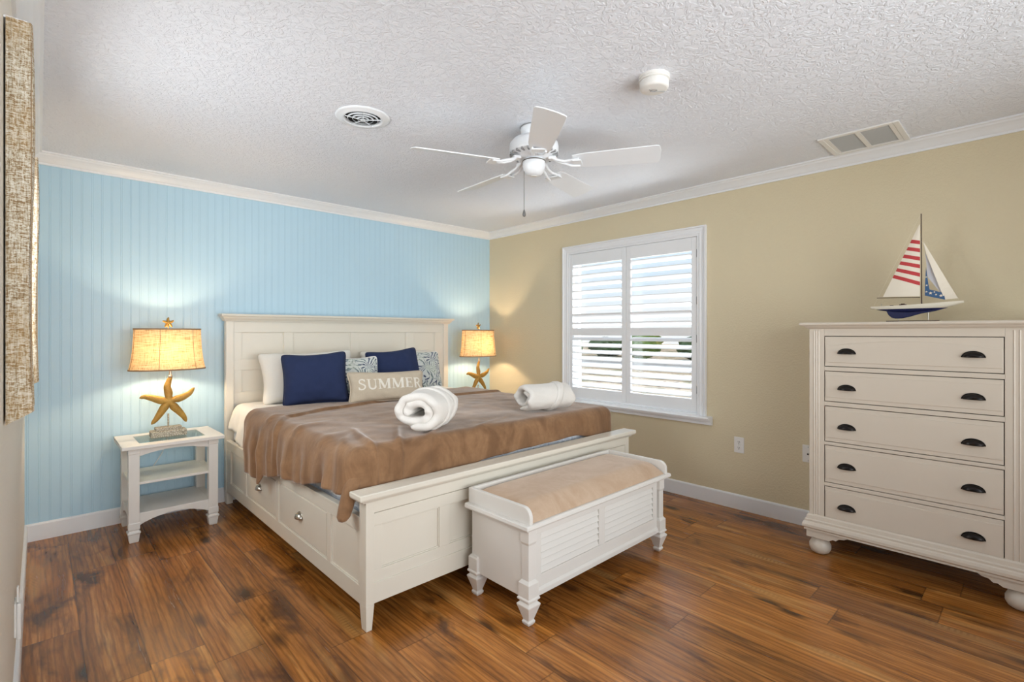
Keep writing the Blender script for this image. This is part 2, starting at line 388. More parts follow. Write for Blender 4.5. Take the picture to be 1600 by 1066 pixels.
struct(b, 'wall_rear', M['yellow'])
# left window sash, and an unseen rear window added for the fill light
def sash(name, axis, c, a0, a1, z0, z1, n, d=.05):
    b = MB(); t = .05
    def bx(p0, p1, q0, q1):
        if axis == 'x': b.box(c-d/2, c+d/2, p0, p1, q0, q1)
        else: b.box(p0, p1, c-d/2, c+d/2, q0, q1)
    bx(a0, a1, z0, z0+t); bx(a0, a1, z1-t, z1)
    for i in range(n+1):
        p = a0+(a1-a0-t)*i/n; bx(p, p+t, z0+t, z1-t)
    o = struct(b, name, M['trim'])
    g = MB()
    if axis == 'x': g.box(c-.003, c+.003, a0+.01, a1-.01, z0+.01, z1-.01)
    else: g.box(a0+.01, a1-.01, c-.003, c+.003, z0+.01, z1-.01)
    g.build('glass_pane', M['pane'], o); return o
sash('added_rear_window', 'y', YR-.06, -4.2, -.8, .45, 2.2, 3)
sash('window_2', 'x', XL-.07, -2.42, -1.24, 1.15, 2.05, 1)
w1 = sash('window_1', 'x', .105, WY0, WY1, WZ0, WZ1, 1, .045)
# crown moulding and baseboards
crown = [(0, 0), (.078, 0), (.078, -.009), (.068, -.012), (.062, -.020), (.050, -.026), (.036, -.036), (.024, -.048), (.018, -.054), (.010, -.058), (.010, -.070), (0, -.070)]
base = [(0, 0), (.014, 0), (.014, .098), (.011, .104), (.006, .108), (0, .108)]
def run(name, p0, p1, nrm, prof, z0, mat, m0=1, m1=1):
    """sweep a profile from p0 to p1 along a wall; nrm points into the room; mitred ends"""
    p0, p1, nrm = Vector(p0), Vector(p1), Vector(nrm); d = (p1-p0).normalized(); b = MB()
    r0 = [(*(p0+nrm*e+d*e*m0), z0+z) for e, z in prof]; r1 = [(*(p1+nrm*e-d*e*m1), z0+z) for e, z in prof]
    b.loft([r0, r1]); return struct(b, name, mat)
for i, (nm, p0, p1, n_, m1_) in enumerate((('back', (XL, 0), (0, 0), (0, -1), 1), ('right', (0, 0), (0, YR), (-1, 0), 1), ('left', (XL, YE), (XL, 0), (1, 0), 1))):
    run('trim_%d' % (i+1), p0, p1, n_, crown, H, M['trim'], 0 if nm == 'left' else 1, m1_)
    run('baseboard_'+nm, p0, p1, n_, base, 0, M['trim'], 0 if nm == 'left' else 1, m1_)
run('baseboard_rear', (0, YR), (XA, YR), (0, 1), base, 0, M['trim'])

# right window casing, sill and plantation shutters
b = MB()
cas = [(0, 0), (.026, 0), (.026, .010), (.019, .015), (.017, .025), (.013, .038), (.015, .052), (.010, .064), (.010, .076), (0, .076)]
oy0, oy1, oz1 = -2.556, -1.112, 2.128; oz0 = .655
def casing_piece(rings): b.loft(rings)
# left, top, right swept with mitres: (distance from outer edge, projection)
def cp(t, e, k):
    return {'L0': (-e, oy1-t, oz0), 'L1': (-e, oy1-t, oz1-t), 'R1': (-e, oy0+t, oz1-t), 'R0': (-e, oy0+t, oz0)}[k]
b.loft([[cp(t, e, k) for e, t in cas] for k in ('L0', 'L1', 'R1', 'R0')])
b.build('window_casing', M['trim'], w1)
b = MB()
sp = [(0, .655), (-.075, .655), (-.080, .648), (-.075, .634), (-.045, .630), (-.045, .618), (-.030, .612), (-.028, .592), (0, .587)]
b.prism(sp, 'y', -2.60, -1.07); b.build('window_sill', M['trim'], w1)
b = MB(); e = .004
b.box(0, .10, WY0-.001, WY0+.002, WZ0, WZ1); b.box(0, .10, WY1-.002, WY1+.001, WZ0, WZ1); b.box(0, .10, WY0, WY1, WZ1-.012, WZ1); b.box(-.01, .10, WY0, WY1, WZ0, WZ0+.014)
b.build('window_jamb', M['trim'], w1)
def shutter(y0, y1, label, hinge):
    base_ = (.012, (y0+y1)/2, .675); t = thing('window_shutter', base_, label, 'shutter', None)
    x0, x1 = -.002, .026; z0, z1 = .675, 2.050; sl, sr = .044, .044
    b = MB(); b.box(x0, x1, y0, y0+sl, z0, z1); b.box(x0, x1, y1-sr, y1, z0, z1); b.build('stile', M['trim'], t, bevel=.002)
    b = MB(); b.box(x0, x1, y0+sl, y1-sr, 1.944, z1); b.build('top_rail', M['trim'], t, bevel=.002)
    b = MB(); b.box(x0, x1, y0+sl, y1-sr, 1.272, 1.339); b.build('middle_rail', M['trim'], t, bevel=.002)
    b = MB(); b.box(x0, x1, y0+sl, y1-sr, z0, .776); b.build('bottom_rail', M['trim'], t, bevel=.002)
    def louver(z, tilt):
        b = MB(); w2 = .032; n = 12; ring = []
        for i in range(n):
            a = 2*PI*i/n; px, pz = w2*math.cos(a), .0055*math.sin(a)
            ring.append((px*math.cos(tilt)+pz*math.sin(tilt), -px*math.sin(tilt)+pz*math.cos(tilt)))
        ya, yb = y0+sl+.002, y1-sr-.002
        b.loft([[(.012+p, ya, z+q) for p, q in ring], [(.012+p, yb, z+q) for p, q in ring]])
        b.build('louver', M['trim'], t, smooth=False, bevel=.0008)
    for i in range(8): louver(1.944-.0378-i*.0756, math.radians(29 if i != 6 else 48))
    for i in range(8): louver(1.272-.031-i*.062, math.radians(-30))
    for z in (.85, 1.25, 1.55, 1.92):
        b = MB(); yy = y0-.001 if hinge < 0 else y1+.001
        b.tube([(-.005, yy, z-.03), (-.005, yy, z+.03)], .0035, 8); b.build('hinge', M['greyplastic'], t)
    return t
mid = -1.8265
shutter(WY0+.003, mid-.001, 'right-hand white shutter panel of the window, nearer the dresser', -1)
shutter(mid+.001, WY1-.003, 'left-hand white shutter panel of the window, nearer the lamp corner', 1)

# ------------------------------------------------------------------ wall plates, curtains
def plate(name, y, z, label, kind):
    t = thing(name, (0, y, z), label, 'outlet')
    b = MB(); b.box(-.006, 0, y-.036, y+.036, z-.058, z+.058); b.build('cover_plate', M['plastic'], t, bevel=.003)
    if kind == 'duplex':
        for dz in (-.021, .021):
            b = MB(); b.lathe((0, 0, 0), [(.0165, 0), (.0165, .003)], 16, 1, .85); b.xf(Matrix.Translation((-.005, y, z+dz)) @ Matrix.Rotation(-PI/2, 4, 'Y'))
            s = b.build('socket', M['plastic'], t)
            b = MB()
            for dy in (-.006, .006): b.box(-.0090, -.0078, y+dy-.001, y+dy+.001, z+dz-.001, z+dz+.008)
            b.box(-.0090, -.0078, y-.0025, y+.0025, z+dz-.010, z+dz-.005); b.build('slot', M['black'], s)
    else:
        b = MB(); b.lathe((0, 0, 0), [(.008, 0), (.008, .003), (.005, .004), (.005, .012), (.003, .012)], 12); b.xf(Matrix.Translation((-.005, y, z)) @ Matrix.Rotation(-PI/2, 4, 'Y'))
        b.build('coaxial_jack', M['nickel'], t)
        b = MB(); b.lathe((0, 0, 0), [(.0045, 0), (.0045, .002)], 10); b.xf(Matrix.Translation((-.0165, y, z)) @ Matrix.Rotation(-PI/2, 4, 'Y')); b.build('jack_hole', M['black'], t)
    for dz in ((-.045, .045) if kind != 'duplex' else (0,)):
        b = MB(); b.lathe((0, 0, 0), [(.003, 0), (.0028, .0012)], 8); b.xf(Matrix.Translation((-.006, y, z+dz)) @ Matrix.Rotation(-PI/2, 4, 'Y')); b.build('screw', M['greyplastic'], t)
plate('power_outlet', -2.800, .472, 'white duplex power outlet on the yellow wall below the window', 'duplex')
plate('cable_outlet', -3.255, .487, 'white coaxial cable wall plate half hidden beside the dresser', 'coax')
t = thing('wall_adapter', (XL, -1.78, .28), 'white plug-in adapter in an outlet low on the left wall', 'adapter')
b = MB(); b.box(XL, XL+.006, -1.815, -1.745, .215, .335); b.build('cover_plate', M['plastic'], t, bevel=.002)
b = MB(); b.box(XL+.006, XL+.018, -1.805, -1.755, .20, .33); b.build('adapter_body', M['plastic'], t, bevel=.004)
b = MB(); b.box(XL+.006, XL+.012, -1.79, -1.77, .33, .385); b.build('adapter_arm', M['plastic'], t, bevel=.002)
def curtain_panel(y0, y1, xo, ztop, zb, label):
    # a lined side panel: flat end return facing the room, softly pleated front
    t = thing('window_curtain', (XL, (y0+y1)/2, ztop), label, 'curtain', 'curtain panels beside the left window')
    b = MB(); n = 12; m = 24
    def outline(k):     # k 0..1 down the cloth
        pts = []
        fl = .004*math.sin(k*7)
        for i in range(n+1): pts.append((XL+.004+(xo-.004)*i/n+fl*(i/n)**2, y0+.002*math.sin(i*1.4+k*3)))
        for i in range(1, n+1): pts.append((XL+xo+fl+.004*math.sin(i*1.7), y0+(y1-y0)*i/n))
        for i in range(1, n+1): pts.append((XL+xo-(xo-.004)*i/n, y1))
        return pts
    rings = []
    for j in range(m+1):
        k = j/m
        rings.append([(px, py, ztop+(zb-ztop)*k - (.028*(1-(px-XL)/xo) if k == 1 else 0)) for px, py in outline(k)])
    b.loft(rings, closed=True, caps=True)
    b.build('drape', M['curtain'], t, smooth=False)
    b = MB(); b.box(XL, XL+xo-.006, y0+.01, y1-.01, ztop, ztop+.006); b.build('mounting_board', M['trim'], t)
    b = MB(); b.tube([(XL+xo+.001, y0-.001, ztop-.05), (XL+xo+.001, y0-.001, zb+.06)], .0012, 6); b.build('seam', M['shadetrim'], t)
    return t
curtain_panel(-2.55, -2.40, .049, 2.085, 1.095, 'woven tan curtain panel on the left wall, nearest the camera')
curtain_panel(-1.22, -1.12, .058, 2.085, 1.075, 'narrow sliver of woven tan curtain, the farther panel on the left wall')

# ------------------------------------------------------------------ ceiling: fan, vents, smoke detector
fc = Vector((-1.764, -2.406, H)); t = thing('ceiling_fan', fc, 'white five-bladed ceiling fan with a pull chain, hanging over the bed', 'ceiling fan')
b = MB(); b.lathe(fc, [(.001, 0), (.072, 0), (.074, -.012), (.070, -.035), (.060, -.050), (.058, -.060), (.001, -.060)]); b.build('mounting_canopy', M['fanwhite'], t, smooth=True, bevel=.002)
b = MB(); b.lathe(fc, [(.0745, -.0005), (.0765, -.002), (.0765, -.005), (.0745, -.007)], caps=False); b.build('canopy_ring', M['greyplastic'], t)
b = MB(); b.lathe(fc, [(.001, -.058), (.080, -.060), (.115, -.072), (.132, -.092), (.135, -.110), (.135, -.140), (.128, -.150), (.100, -.158), (.090, -.176), (.001, -.176)], 48); b.build('motor_housing', M['fanwhite'], t, smooth=True)
for k in range(24):
    a = 2*PI*k/24; b = MB(); b.box(.103, .133, -.0045, .0045, -.158, -.146); b.xf(Matrix.Translation(fc) @ Matrix.Rotation(a, 4, 'Z'))
    b.build('vent_slot', M['greyplastic'], t)
b = MB(); b.lathe(fc, [(.001, -.176), (.052, -.176), (.062, -.186), (.062, -.212), (.056, -.238), (.044, -.256), (.030, -.264), (.001, -.266)], 40); sh = b.build('switch_housing', M['fanwhite'], t, smooth=True)
b = MB(); b.lathe(fc, [(.060, -.184), (.0635, -.186), (.0635, -.190), (.060, -.191)], 40, caps=False); b.build('dark_ring', M['darkline'], sh)
b = MB(); b.lathe(fc, [(.001, -.2668), (.016, -.2665), (.016, -.269), (.001, -.269)], 20); b.build('end_cap', M['plastic'], sh)
pitch = math.radians(-16)
for k in range(5):
    a = math.radians(14.1+72*k); Rz = Matrix.Translation(fc) @ Matrix.Rotation(a, 4, 'Z')
    b = MB(); n = 20
    # blade outline in local x (radial) / y (chord), thin slab, pitched about x
    out_ = []
    r0, r1 = .215, .665
    prof = [(r0, .050), (r0+.06, .060), (.45, .067), (r1-.03, .073), (r1-.012, .072), (r1-.004, .066), (r1+.004, .03)]
    pts = [(x, y) for x, y in prof] + [(x, -y) for x, y in prof[::-1]]
    b.prism(pts, 'z', -.003, .003)
    b.xf(Rz @ Matrix.Translation((0, 0, -.202)) @ Matrix.Rotation(pitch, 4, 'X'))
    bl = b.build('fan_blade', M['fanwhite'], t, bevel=.0015)
    b = MB()
    for s in (-1, 1):
        b.tube([(.10, s*.012, -.176), (.135, s*.016, -.196), (.17, s*.020, -.206), (.205, s*.026, -.212+s*.006*-1), (.25, s*.034, -.212+s*.008*-1)], [.009, .008, .008, .007, .006], 8)
    b.box(.085, .125, -.022, .022, -.186, -.172); b.box(.215, .262, -.04, .04, -.216, -.209)
    b.xf(Rz); b.build('blade_iron', M['fanwhite'], t, smooth=False, bevel=.001)
chx = fc+Vector((-.040, .036, 0))
b = MB(); b.tube([chx+Vector((.012, -.010, -.222)), chx+Vector((0, 0, -.228)), chx+Vector((0, 0, -.452))], .0018, 6); pc = b.build('pull_chain', M['chain'], t)
b = MB(); b.lathe(chx, [(.001, -.448), (.004, -.455), (.008, -.470), (.0095, -.480), (.007, -.488), (.001, -.491)], 16); b.build('chain_pendant', M['chain'], pc, smooth=True)

vc = Vector((-2.508, -1.884, H)); t = thing('round_ceiling_vent', vc, 'round white air vent with concentric rings over the left of the bed', 'vent')
b = MB(); b.lathe(vc, [(.090, 0), (.138, 0), (.138, -.005), (.128, -.009), (.112, -.010), (.106, -.014), (.098, -.015), (.093, -.011), (.090, -.002)], 48, caps=False); b.build('outer_ring', M['fanwhite'], t, smooth=True)
b = MB(); b.lathe(vc, [(.001, -.0008), (.090, -.0008), (.090, -.002), (.001, -.002)], 40); b.build('duct_shade_disc', M['black'], t)  # flat black disc paints the shade of the vent opening
for r in (.026, .050, .074):
    b = MB(); b.lathe(vc, [(r, -.015), (r+.004, -.009), (r+.0052, -.009), (r+.002, -.0155)], 40, caps=False); b.build('vent_ring', M['fanwhite'], t, smooth=True)
for k in range(5):
    b = MB(); b.box(.006, .094, -.0012, .0012, -.018, -.014); b.xf(Matrix.Translation(vc) @ Matrix.Rotation(math.radians(30+72*k), 4, 'Z')); b.build('spoke', M['fanwhite'], t)
b = MB(); b.lathe(vc, [(.001, -.012), (.012, -.013), (.012, -.018), (.001, -.019)], 24); b.build('centre_hub', M['fanwhite'], t)

sd = Vector((-1.772, -3.148, H)); t = thing('smoke_detector', sd, 'round white smoke detector on the ceiling in front of the fan', 'smoke detector')
b = MB(); b.lathe(sd, [(.001, 0), (.066, 0), (.066, -.008), (.062, -.010), (.066, -.013), (.066, -.018), (.060, -.020), (.001, -.020)], 40); b.build('mounting_base', M['plastic'], t)
b = MB(); b.lathe(sd, [(.001, -.020), (.058, -.020), (.062, -.024), (.062, -.048), (.058, -.055), (.050, -.058), (.001, -.058)], 40); dc = b.build('detector_cover', M['plastic'], t, smooth=True, bevel=.001)
b = MB(); R = Matrix.Translation(sd+Vector((0, 0, -.0585))) @ Matrix.Rotation(math.radians(-43), 4, 'Z')
b.tube([(-.022, -.006, 0), (-.012, .012, 0), (.006, .014, 0), (.05, .010, 0)], .0018, 6); b.xf(R); b.build('moulded_groove', M['greyplastic'], dc)
b = MB(); b.lathe((0, 0, 0), [(.008, 0), (.010, -.001), (.009, -.002), (.008, -.001)], 20, 1.4, .8, caps=False); b.xf(R); b.build('test_button', M['greyplastic'], dc)

t = thing('return_air_grille', (-.235, -3.62, H), 'rectangular white return air grille with two panels, against the crown moulding', 'vent')
gx0, gx1, gy0, gy1 = -.445, -.082, -3.805, -3.425
b = MB(); fw_ = .028
for q in ((gx0, gx1, gy0, gy0+fw_), (gx0, gx1, gy1-fw_, gy1), (gx0, gx0+fw_, gy0+fw_, gy1-fw_), (gx1-fw_, gx1, gy0+fw_, gy1-fw_)): b.box(*q, H-.010, H)
b.build('grille_frame', M['plastic'], t, bevel=.003)
ym = (gy0+gy1)/2
b = MB(); b.box(gx0+fw_, gx1-fw_, ym-.012, ym+.012, H-.009, H); b.build('centre_bar', M['plastic'], t)
for ya, yb in ((gy0+fw_+.02, ym-.012), (ym+.012, gy1-fw_-.02)):
    b = MB(); n = 26
    b.box(gx0+fw_+.01, gx1-fw_-.004, ya, yb, H-.0015, H-.0005, mi=1)
    for i in range(n):
        xx = gx0+fw_+.012+(gx1-gx0-2*fw_-.02)*i/n; b.box(xx, xx+.0055, ya, yb, H-.006, H-.0015)
    b.build('louvered_panel', [M['grillegrey'], M['greyplastic']], t)
b = MB(); b.box(gx0+fw_, gx1-fw_, gy0+fw_, gy0+fw_+.02, H-.008, H); b.build('inner_border', M['plastic'], t)
b = MB(); b.box(gx0+fw_, gx1-fw_, gy1-fw_-.02, gy1-fw_, H-.008, H); b.build('inner_border', M['plastic'], t)

# ------------------------------------------------------------------ bed
BX0, BX1 = -2.712, -.700
bed = thing('bed', (-1.706, -1.2, 0), 'cream-painted wooden king bed with panelled headboard, footboard and storage drawers', 'bed')
def panel_frame(b, axis, pos, d, a0, a1, z0, z1, panels, zp0, zp1, proud=.010):
    """a face of stiles and rails standing proud of recessed panels, with a thin bead round each; d=-1 faces -axis"""
    f0, f1 = sorted((pos, pos-d*proud))
    def bx(p0, p1, q0, q1, g0=f0, g1=f1):
        if p1-p0 < 1e-4 or q1-q0 < 1e-4: return
        if axis == 'y': b.box(p0, p1, g0, g1, q0, q1)
        else: b.box(g0, g1, p0, p1, q0, q1)
    bx(a0, a1, z0, zp0); bx(a0, a1, zp1, z1)
    e = [a0]+[v for p in panels for v in p]+[a1]
    for i in range(0, len(e), 2): bx(e[i], e[i+1], zp0, zp1)
    g0, g1 = sorted((pos-d*proud*.45, pos-d*proud))
    for p0, p1 in panels:     # bead steps
        w_ = .006
        bx(p0, p1, zp0, zp0+w_, g0, g1); bx(p0, p1, zp1-w_, zp1, g0, g1); bx(p0, p0+w_, zp0+w_, zp1-w_, g0, g1); bx(p1-w_, p1, zp0+w_, zp1-w_, g0, g1)
# headboard
b = MB(); b.box(BX0+.055, BX1-.005, -.075, -.045, .30, 1.40)
panel_frame(b, 'y', -.085, -1, BX0+.05, BX1+.0, 1.01, 1.385, [(-2.602, -2.289), (-2.214, -1.717), (-1.636, -1.149), (-1.053, -.815)], 1.09, 1.30, .014)
panel_frame(b, 'y', -.085, -1, BX0+.05, BX1+.0, .60, 1.01, [(-2.602, -2.289), (-2.214, -1.717), (-1.636, -1.149), (-1.053, -.815)], .84, 1.01, .014)
hb = b.build('headboard', M['bedpaint'], bed, bevel=.0015)
b = MB(); cz = [(0, 1.385), (.012, 1.385), (.014, 1.392), (.030, 1.408), (.036, 1.420), (.050, 1.424), (.052, 1.436), (.050, 1.440), (0, 1.440)]
rings = []
for k in range(4):
    r = []
    for e, z in cz:
        x0, x1, y0, y1 = BX0-e*.8, BX1+.045+e*.8, -.10-e, -.035
        r.append(((x0, y1, z), (x0, y0, z), (x1, y0, z), (x1, y1, z))[k])
    rings.append(r)
b.loft(rings); b.build('headboard_cap', M['bedpaint'], hb)
for x0, x1 in ((BX0, BX0+.052), (BX1-.010, BX1+.045)):
    b = MB(); b.box(x0, x1, -.10, -.04, .10, 1.387); b.lathe(((x0+x1)/2, -.07, 0), [(.021, 0), (.026, .10)], sq=True, ax=1.0, ay=1.15); b.build('headboard_post', M['bedpaint'], bed, bevel=.0025)
# footboard
FY = -2.314
b = MB(); b.box(BX0+.03, BX1-.03, -2.295, -2.265, .115, .57)
panels = [(-2.632, -2.322), (-2.262, -1.742), (-1.682, -1.162), (-1.102, -.790)]
panel_frame(b, 'y', -2.306, -1, BX0+.036, BX1-.036, .20, .505, panels, .254, .450, .011)
b.box(BX0+.036, BX1-.036, -2.310, -2.295, .112, .196); b.box(BX0+.036, BX1-.036, -2.312, -2.295, .196, .202)
b.box(BX0+.036, BX1-.036, -2.312, -2.295, .510, .570); b.box(BX0+.036, BX1-.036, -2.300, -2.295, .505, .510)
fb = b.build('footboard', M['bedpaint'], bed, bevel=.0015)
b = MB(); cz = [(-.01, .560), (.004, .562), (.010, .570), (.026, .578), (.030, .586), (.030, .602), (.026, .606), (-.01, .606)]
rings = [[((BX0-.012-e, -2.262+e*.6, z), (BX0-.012-e, FY-.002-e, z), (BX1+.012+e, FY-.002-e, z), (BX1+.012+e, -2.262+e*.6, z))[k] for e, z in cz] for k in (0, 1, 2, 3, 0)]
b.loft(rings, caps=False)
b.box(BX0-.01, BX1+.01, FY, -2.264, .565, .6055)
b.build('footboard_cap', M['bedpaint'], fb)
for x0, x1, cxl in ((BX0, BX0+.040, 0), (BX1-.040, BX1, 1)):
    b = MB(); b.box(x0, x1, FY, -2.252, .11, .566)
    # tapering foot
    ox = x0 if cxl == 0 else x1; s = 1 if cxl == 0 else -1
    b.loft([[(ox, FY, .11), (ox+s*.040, FY, .11), (ox+s*.040, -2.252, .11), (ox, -2.252, .11)], [(ox+s*.003, FY+.003, 0), (ox+s*.030, FY+.003, 0), (ox+s*.030, -2.268, 0), (ox+s*.003, -2.268, 0)]])
    b.build('footboard_post', M['bedpaint'], bed, bevel=.002)
# side rails with drawers (left one is in view)
def cup_pull(cx_, cy_, cz_, w2, h, dep, normal, mat, parent, name='cup_pull'):
    """half-dome cup pull; normal 'x' faces -x"""
    b = MB(); n = 14; m = 7
    def f(u, v):
        a = PI*u; q = v*PI/2
        yy = -w2*math.cos(a)*math.cos(q*.0)*1
        return (0, 0, 0)
    rows = []
    for j in range(m+1):
        q = j/m*PI/2
        rows.append([(-dep*math.sin(q), w2*math.cos(PI*i/n)*math.cos(q)**.75, h*math.sin(PI*i/n)*math.cos(q)**.75) for i in range(n+1)])
    # outer dome quarter: opens downward
    V = [[b.b.verts.new(Vector((cx_, cy_, cz_-h*.4))+Vector(p)) for p in r] for r in rows[:-1]]
    top = b.b.verts.new(Vector((cx_-dep, cy_, cz_-h*.4)))
    for a_, c_ in zip(V, V[1:]):
        for i in range(n): b.b.faces.new((a_[i], a_[i+1], c_[i+1], c_[i]))
    for i in range(n): b.b.faces.new((V[-1][i], V[-1][i+1], top))
    o = b.build(name, mat, parent, smooth=True, solid=.0022)
    b = MB(); b.tube([(cx_-.001, cy_+w2*1.06*math.cos(PI*i/n), cz_-h*.4+h*1.1*math.sin(PI*i/n)) for i in range(n+1)], .0028, 8)
    b.build('rim', mat, o, smooth=True); return o
for sgn, X in ((-1, BX0+.001), (1, BX1-.001)):
    b = MB(); x0, x1 = (X+.012, X+.03) if sgn < 0 else (X-.03, X-.012)
    ya, yb = -2.252, -.10
    b.box(x0, x1, ya, yb, .10, .478)
    pan = [(-2.235, -1.945), (-1.900, -1.218), (-1.170, -.585), (-.535, -.205)]
    panel_frame(b, 'x', X+.003 if sgn < 0 else X-.003, sgn, ya, yb, .10, .478, pan, .18, .418, .010)
    b.box(*sorted((X-.000*sgn, X-.03*sgn)), ya, yb, .470, .486)
    sr = b.build('side_rail', M['bedpaint'], bed, bevel=.0015)
    if sgn < 0:
        for (y0, y1) in (pan[1], pan[2]):
            b = MB(); x_f = X+.006
            b.box(x_f, x_f+.01, y0+.012, y1-.012, .192, .406)
            dr = b.build('drawer', M['bedpaint'], bed, bevel=.002)
            cup_pull(x_f, (y0+y1)/2+.01, .303, .034, .030, .026, 'x', M['nickel'], dr)
# slatted base platform inside
b = MB(); b.box(BX0+.04, BX1-.04, -2.25, -.10, .36, .40); b.build('platform', M['bedpaint'], bed)

# mattress, sheet, blanket
def wrap2(a, c, xl, xr, yf, r, zt, crown_=.0):
    """cloth point: a across (x), c along (y); rounded over left/right/foot edges of a block with flat edges xl,xr,yf"""
    da = (xl-a) if a < xl else (a-xr if a > xr else 0.); sx_ = -1 if a < xl else 1
    dc = (yf-c) if c < yf else 0.
    px, py = min(max(a, xl), xr), max(c, yf)
    d = (da**2.6+dc**2.6)**(1/2.6)
    if d < 1e-9: return Vector((px, py, zt)), Vector((0, 0, 1)), 0.
    l2 = math.hypot(da, dc); ux, uy = sx_*da/l2, -dc/l2
    q = r*PI/2
    if d < q: h, dn = r*math.sin(d/r), r*(1-math.cos(d/r))
    else: h, dn = r, r+(d-q)
    k = min(1, d/q)
    return Vector((px+ux*h, py+uy*h, zt-dn)), Vector((ux*k, uy*k, 1-k)).normalized(), max(0., dn-r*.5)
def lerp(xs, ys, v):
    if v <= xs[0]: return ys[0]
    for i in range(1, len(xs)):
        if v <= xs[i]:
            t_ = (v-xs[i-1])/(xs[i]-xs[i-1]); t_ = t_*t_*(3-2*t_); return ys[i-1]+(ys[i]-ys[i-1])*t_
    return ys[-1]
ZT = .752
b = MB()
def mf(u, v):
    a = -2.60-.06-.24+(u)*(1.79+.12+.48); c = -.12-v*(2.06+.30)
    P, N, dn = wrap2(a, c, -2.60, -.81, -2.12, .065, ZT)
    P.z += .004*noise.noise(Vector((P.x*2, P.y*2, 0)))
    if dn > .05: P += N*.006*math.sin(P.z*90)*0
    return P
V = b.grid(mf, 90, 80)
b2 = b; b.box(-2.655, -.755, -2.17, -.13, .40, .55)
mbthing(b, 'mattress', M['ticking'], (-1.706, -1.2, .40), 'pale mattress on the bed, its edge showing beneath the brown blanket', 'mattress', smooth=True, recalc=False)
# white sheet pulled over the head half and hanging over the left rail
b = MB()
def sf(u, v):
    c = -.125-v*1.25
    Ll = lerp([-1.4, -.7, -.45, -.2], [.24, .28, .31, .22], c)
    tot = Ll+1.80+.25; a = -2.605-Ll+u*tot
    P, N, dn = wrap2(a, c, -2.605, -.805, -9, .062, ZT+.006)
    f = .010*math.sin(P.y*26+P.z*9)*min(1, dn/.12)+.006*math.sin(P.y*57+2)*min(1, dn/.1)
    if P.x < -2: P += Vector((-1, 0, 0))*(f+.028*min(1, dn/.25)+.008*min(1, dn/.1))
    else: P += N*f*.4
    P.z += .0035*noise.noise(Vector((P.x*5, P.y*5, 1.))) + .004*noise.noise(Vector((P.x*14, P.y*6, 2.)))*max(0, 1-dn*20)
    return P
b.grid(sf, 130, 60)
mbthing(b, 'bed_sheet', M['sheet'], (-1.706, -.7, ZT), 'white cotton sheet hanging at the head end of the bed beside the left nightstand', 'sheet', smooth=True, solid=.003)
# blanket
b = MB(); XLb, XRb, YFb, RB = -2.665, -.805, -2.150, .070
def foldline(x):      # far edge of the turned-back strip
    return lerp([-2.75, -2.60, -2.3, -1.75, -1.44, -.76], [-1.30, -1.12, -1.0, -.905, -.98, -1.03], x)
def headline(x):
    return lerp([-2.75, -2.56, -2.2, -.74, -.5], [-.80, -.72, -.655, -.57, -.60], x)
def Lleft(y):
    return lerp([-2.30, -2.20, -2.0, -1.60, -1.50, -1.16, -1.12, -.8], [.20, .235, .235, .305, .30, .36, .415, .40], y)
def Lfoot(x):
    return lerp([-2.75, -2.55, -2.25, -2.05, -1.2, -.9, -.75], [.25, .26, .235, .205, .190, .24, .27], x)
def bf(u, v):
    x_est = -2.665+u*1.86
    c0 = headline(x_est if u < .9 else -.74); 
    # length along y
    xt = min(max(-2.75+(u-.12)/.76*2.0, -2.75), -.74)
    ytot = (c0-YFb)+Lfoot(xt); c = c0-v*ytot
    Ll = Lleft(max(c, -2.3)); tot = Ll+(XRb-XLb)+.30; 
    # u range: 0..uL is overhang
    a = XLb-Ll+u*tot
    P, N, dn = wrap2(a, c, XLb, XRb, YFb, RB, ZT+.020)
    flat = max(0., 1-dn*12)
    # folds on the hanging side
    if a < XLb and dn > 0:
        k = min(1, dn/.16); yy = P.y+.12*dn
        f = .012*math.sin(yy*21+.6)+.007*math.sin(yy*47+1.)
        f += .026*math.exp(-((yy+1.07)/.035)**2)-.014*math.exp(-((yy+1.17)/.03)**2)+.022*math.exp(-((yy+1.50)/.04)**2)+.016*math.exp(-((yy+2.0)/.05)**2)
        P += N*(f*k*.8+.012*k); P.x -= .012*k
    elif a < XLb+.35:
        k = (1-(a-XLb)/.35)**2
        for y0_, s_, am in ((-1.07, .035, .012), (-1.50, .045, .014), (-1.85, .05, .008)):
            yy = P.y-(a-XLb)*.35; P.z += am*k*math.exp(-((yy-y0_)/s_)**2)
    if c < YFb and dn > 0:
        k = min(1, dn/.12); f = .004*math.sin(P.x*13+1)+.003*math.sin(P.x*31)
        P += N*f*k
    # diagonal folds running in from the foot-left corner
    for (ox, oy, ang, wd, am, ln) in ((-2.60, -2.12, 76, .018, .022, .45), (-2.46, -2.16, 60, .015, .020, .40), (-2.30, -2.18, 42, .014, .013, .45), (-2.66, -2.0, 55, .022, .014, .3), (-2.0, -2.19, 24, .02, .009, .5)):
        dx, dy = math.cos(math.radians(ang)), math.sin(math.radians(ang))
        rx, ry = P.x-ox, P.y-oy; al = rx*dx+ry*dy; ac = -rx*dy+ry*dx
        if al > -.25: P += N*am*math.exp(-(ac/wd)**2)*max(0, 1-abs(al)/ln)
    # turned-back strip at the head end
    fl = foldline(P.x)
    if c > YFb: 
        s1 = 1/(1+math.exp(-(P.y-fl)/.004))
        P += N*.012*s1
        P += N*.006*math.exp(-((P.y-fl-.02)/.02)**2)
    nn = .0060*noise.noise(Vector((P.x*3.2, P.y*3.2, P.z*3)))+.0028*noise.noise(Vector((P.x*9, P.y*9, P.z*9+4)))
    P += N*nn*(1 if dn < .02 else 1.2)
    return P
b.grid(bf, 250, 210)
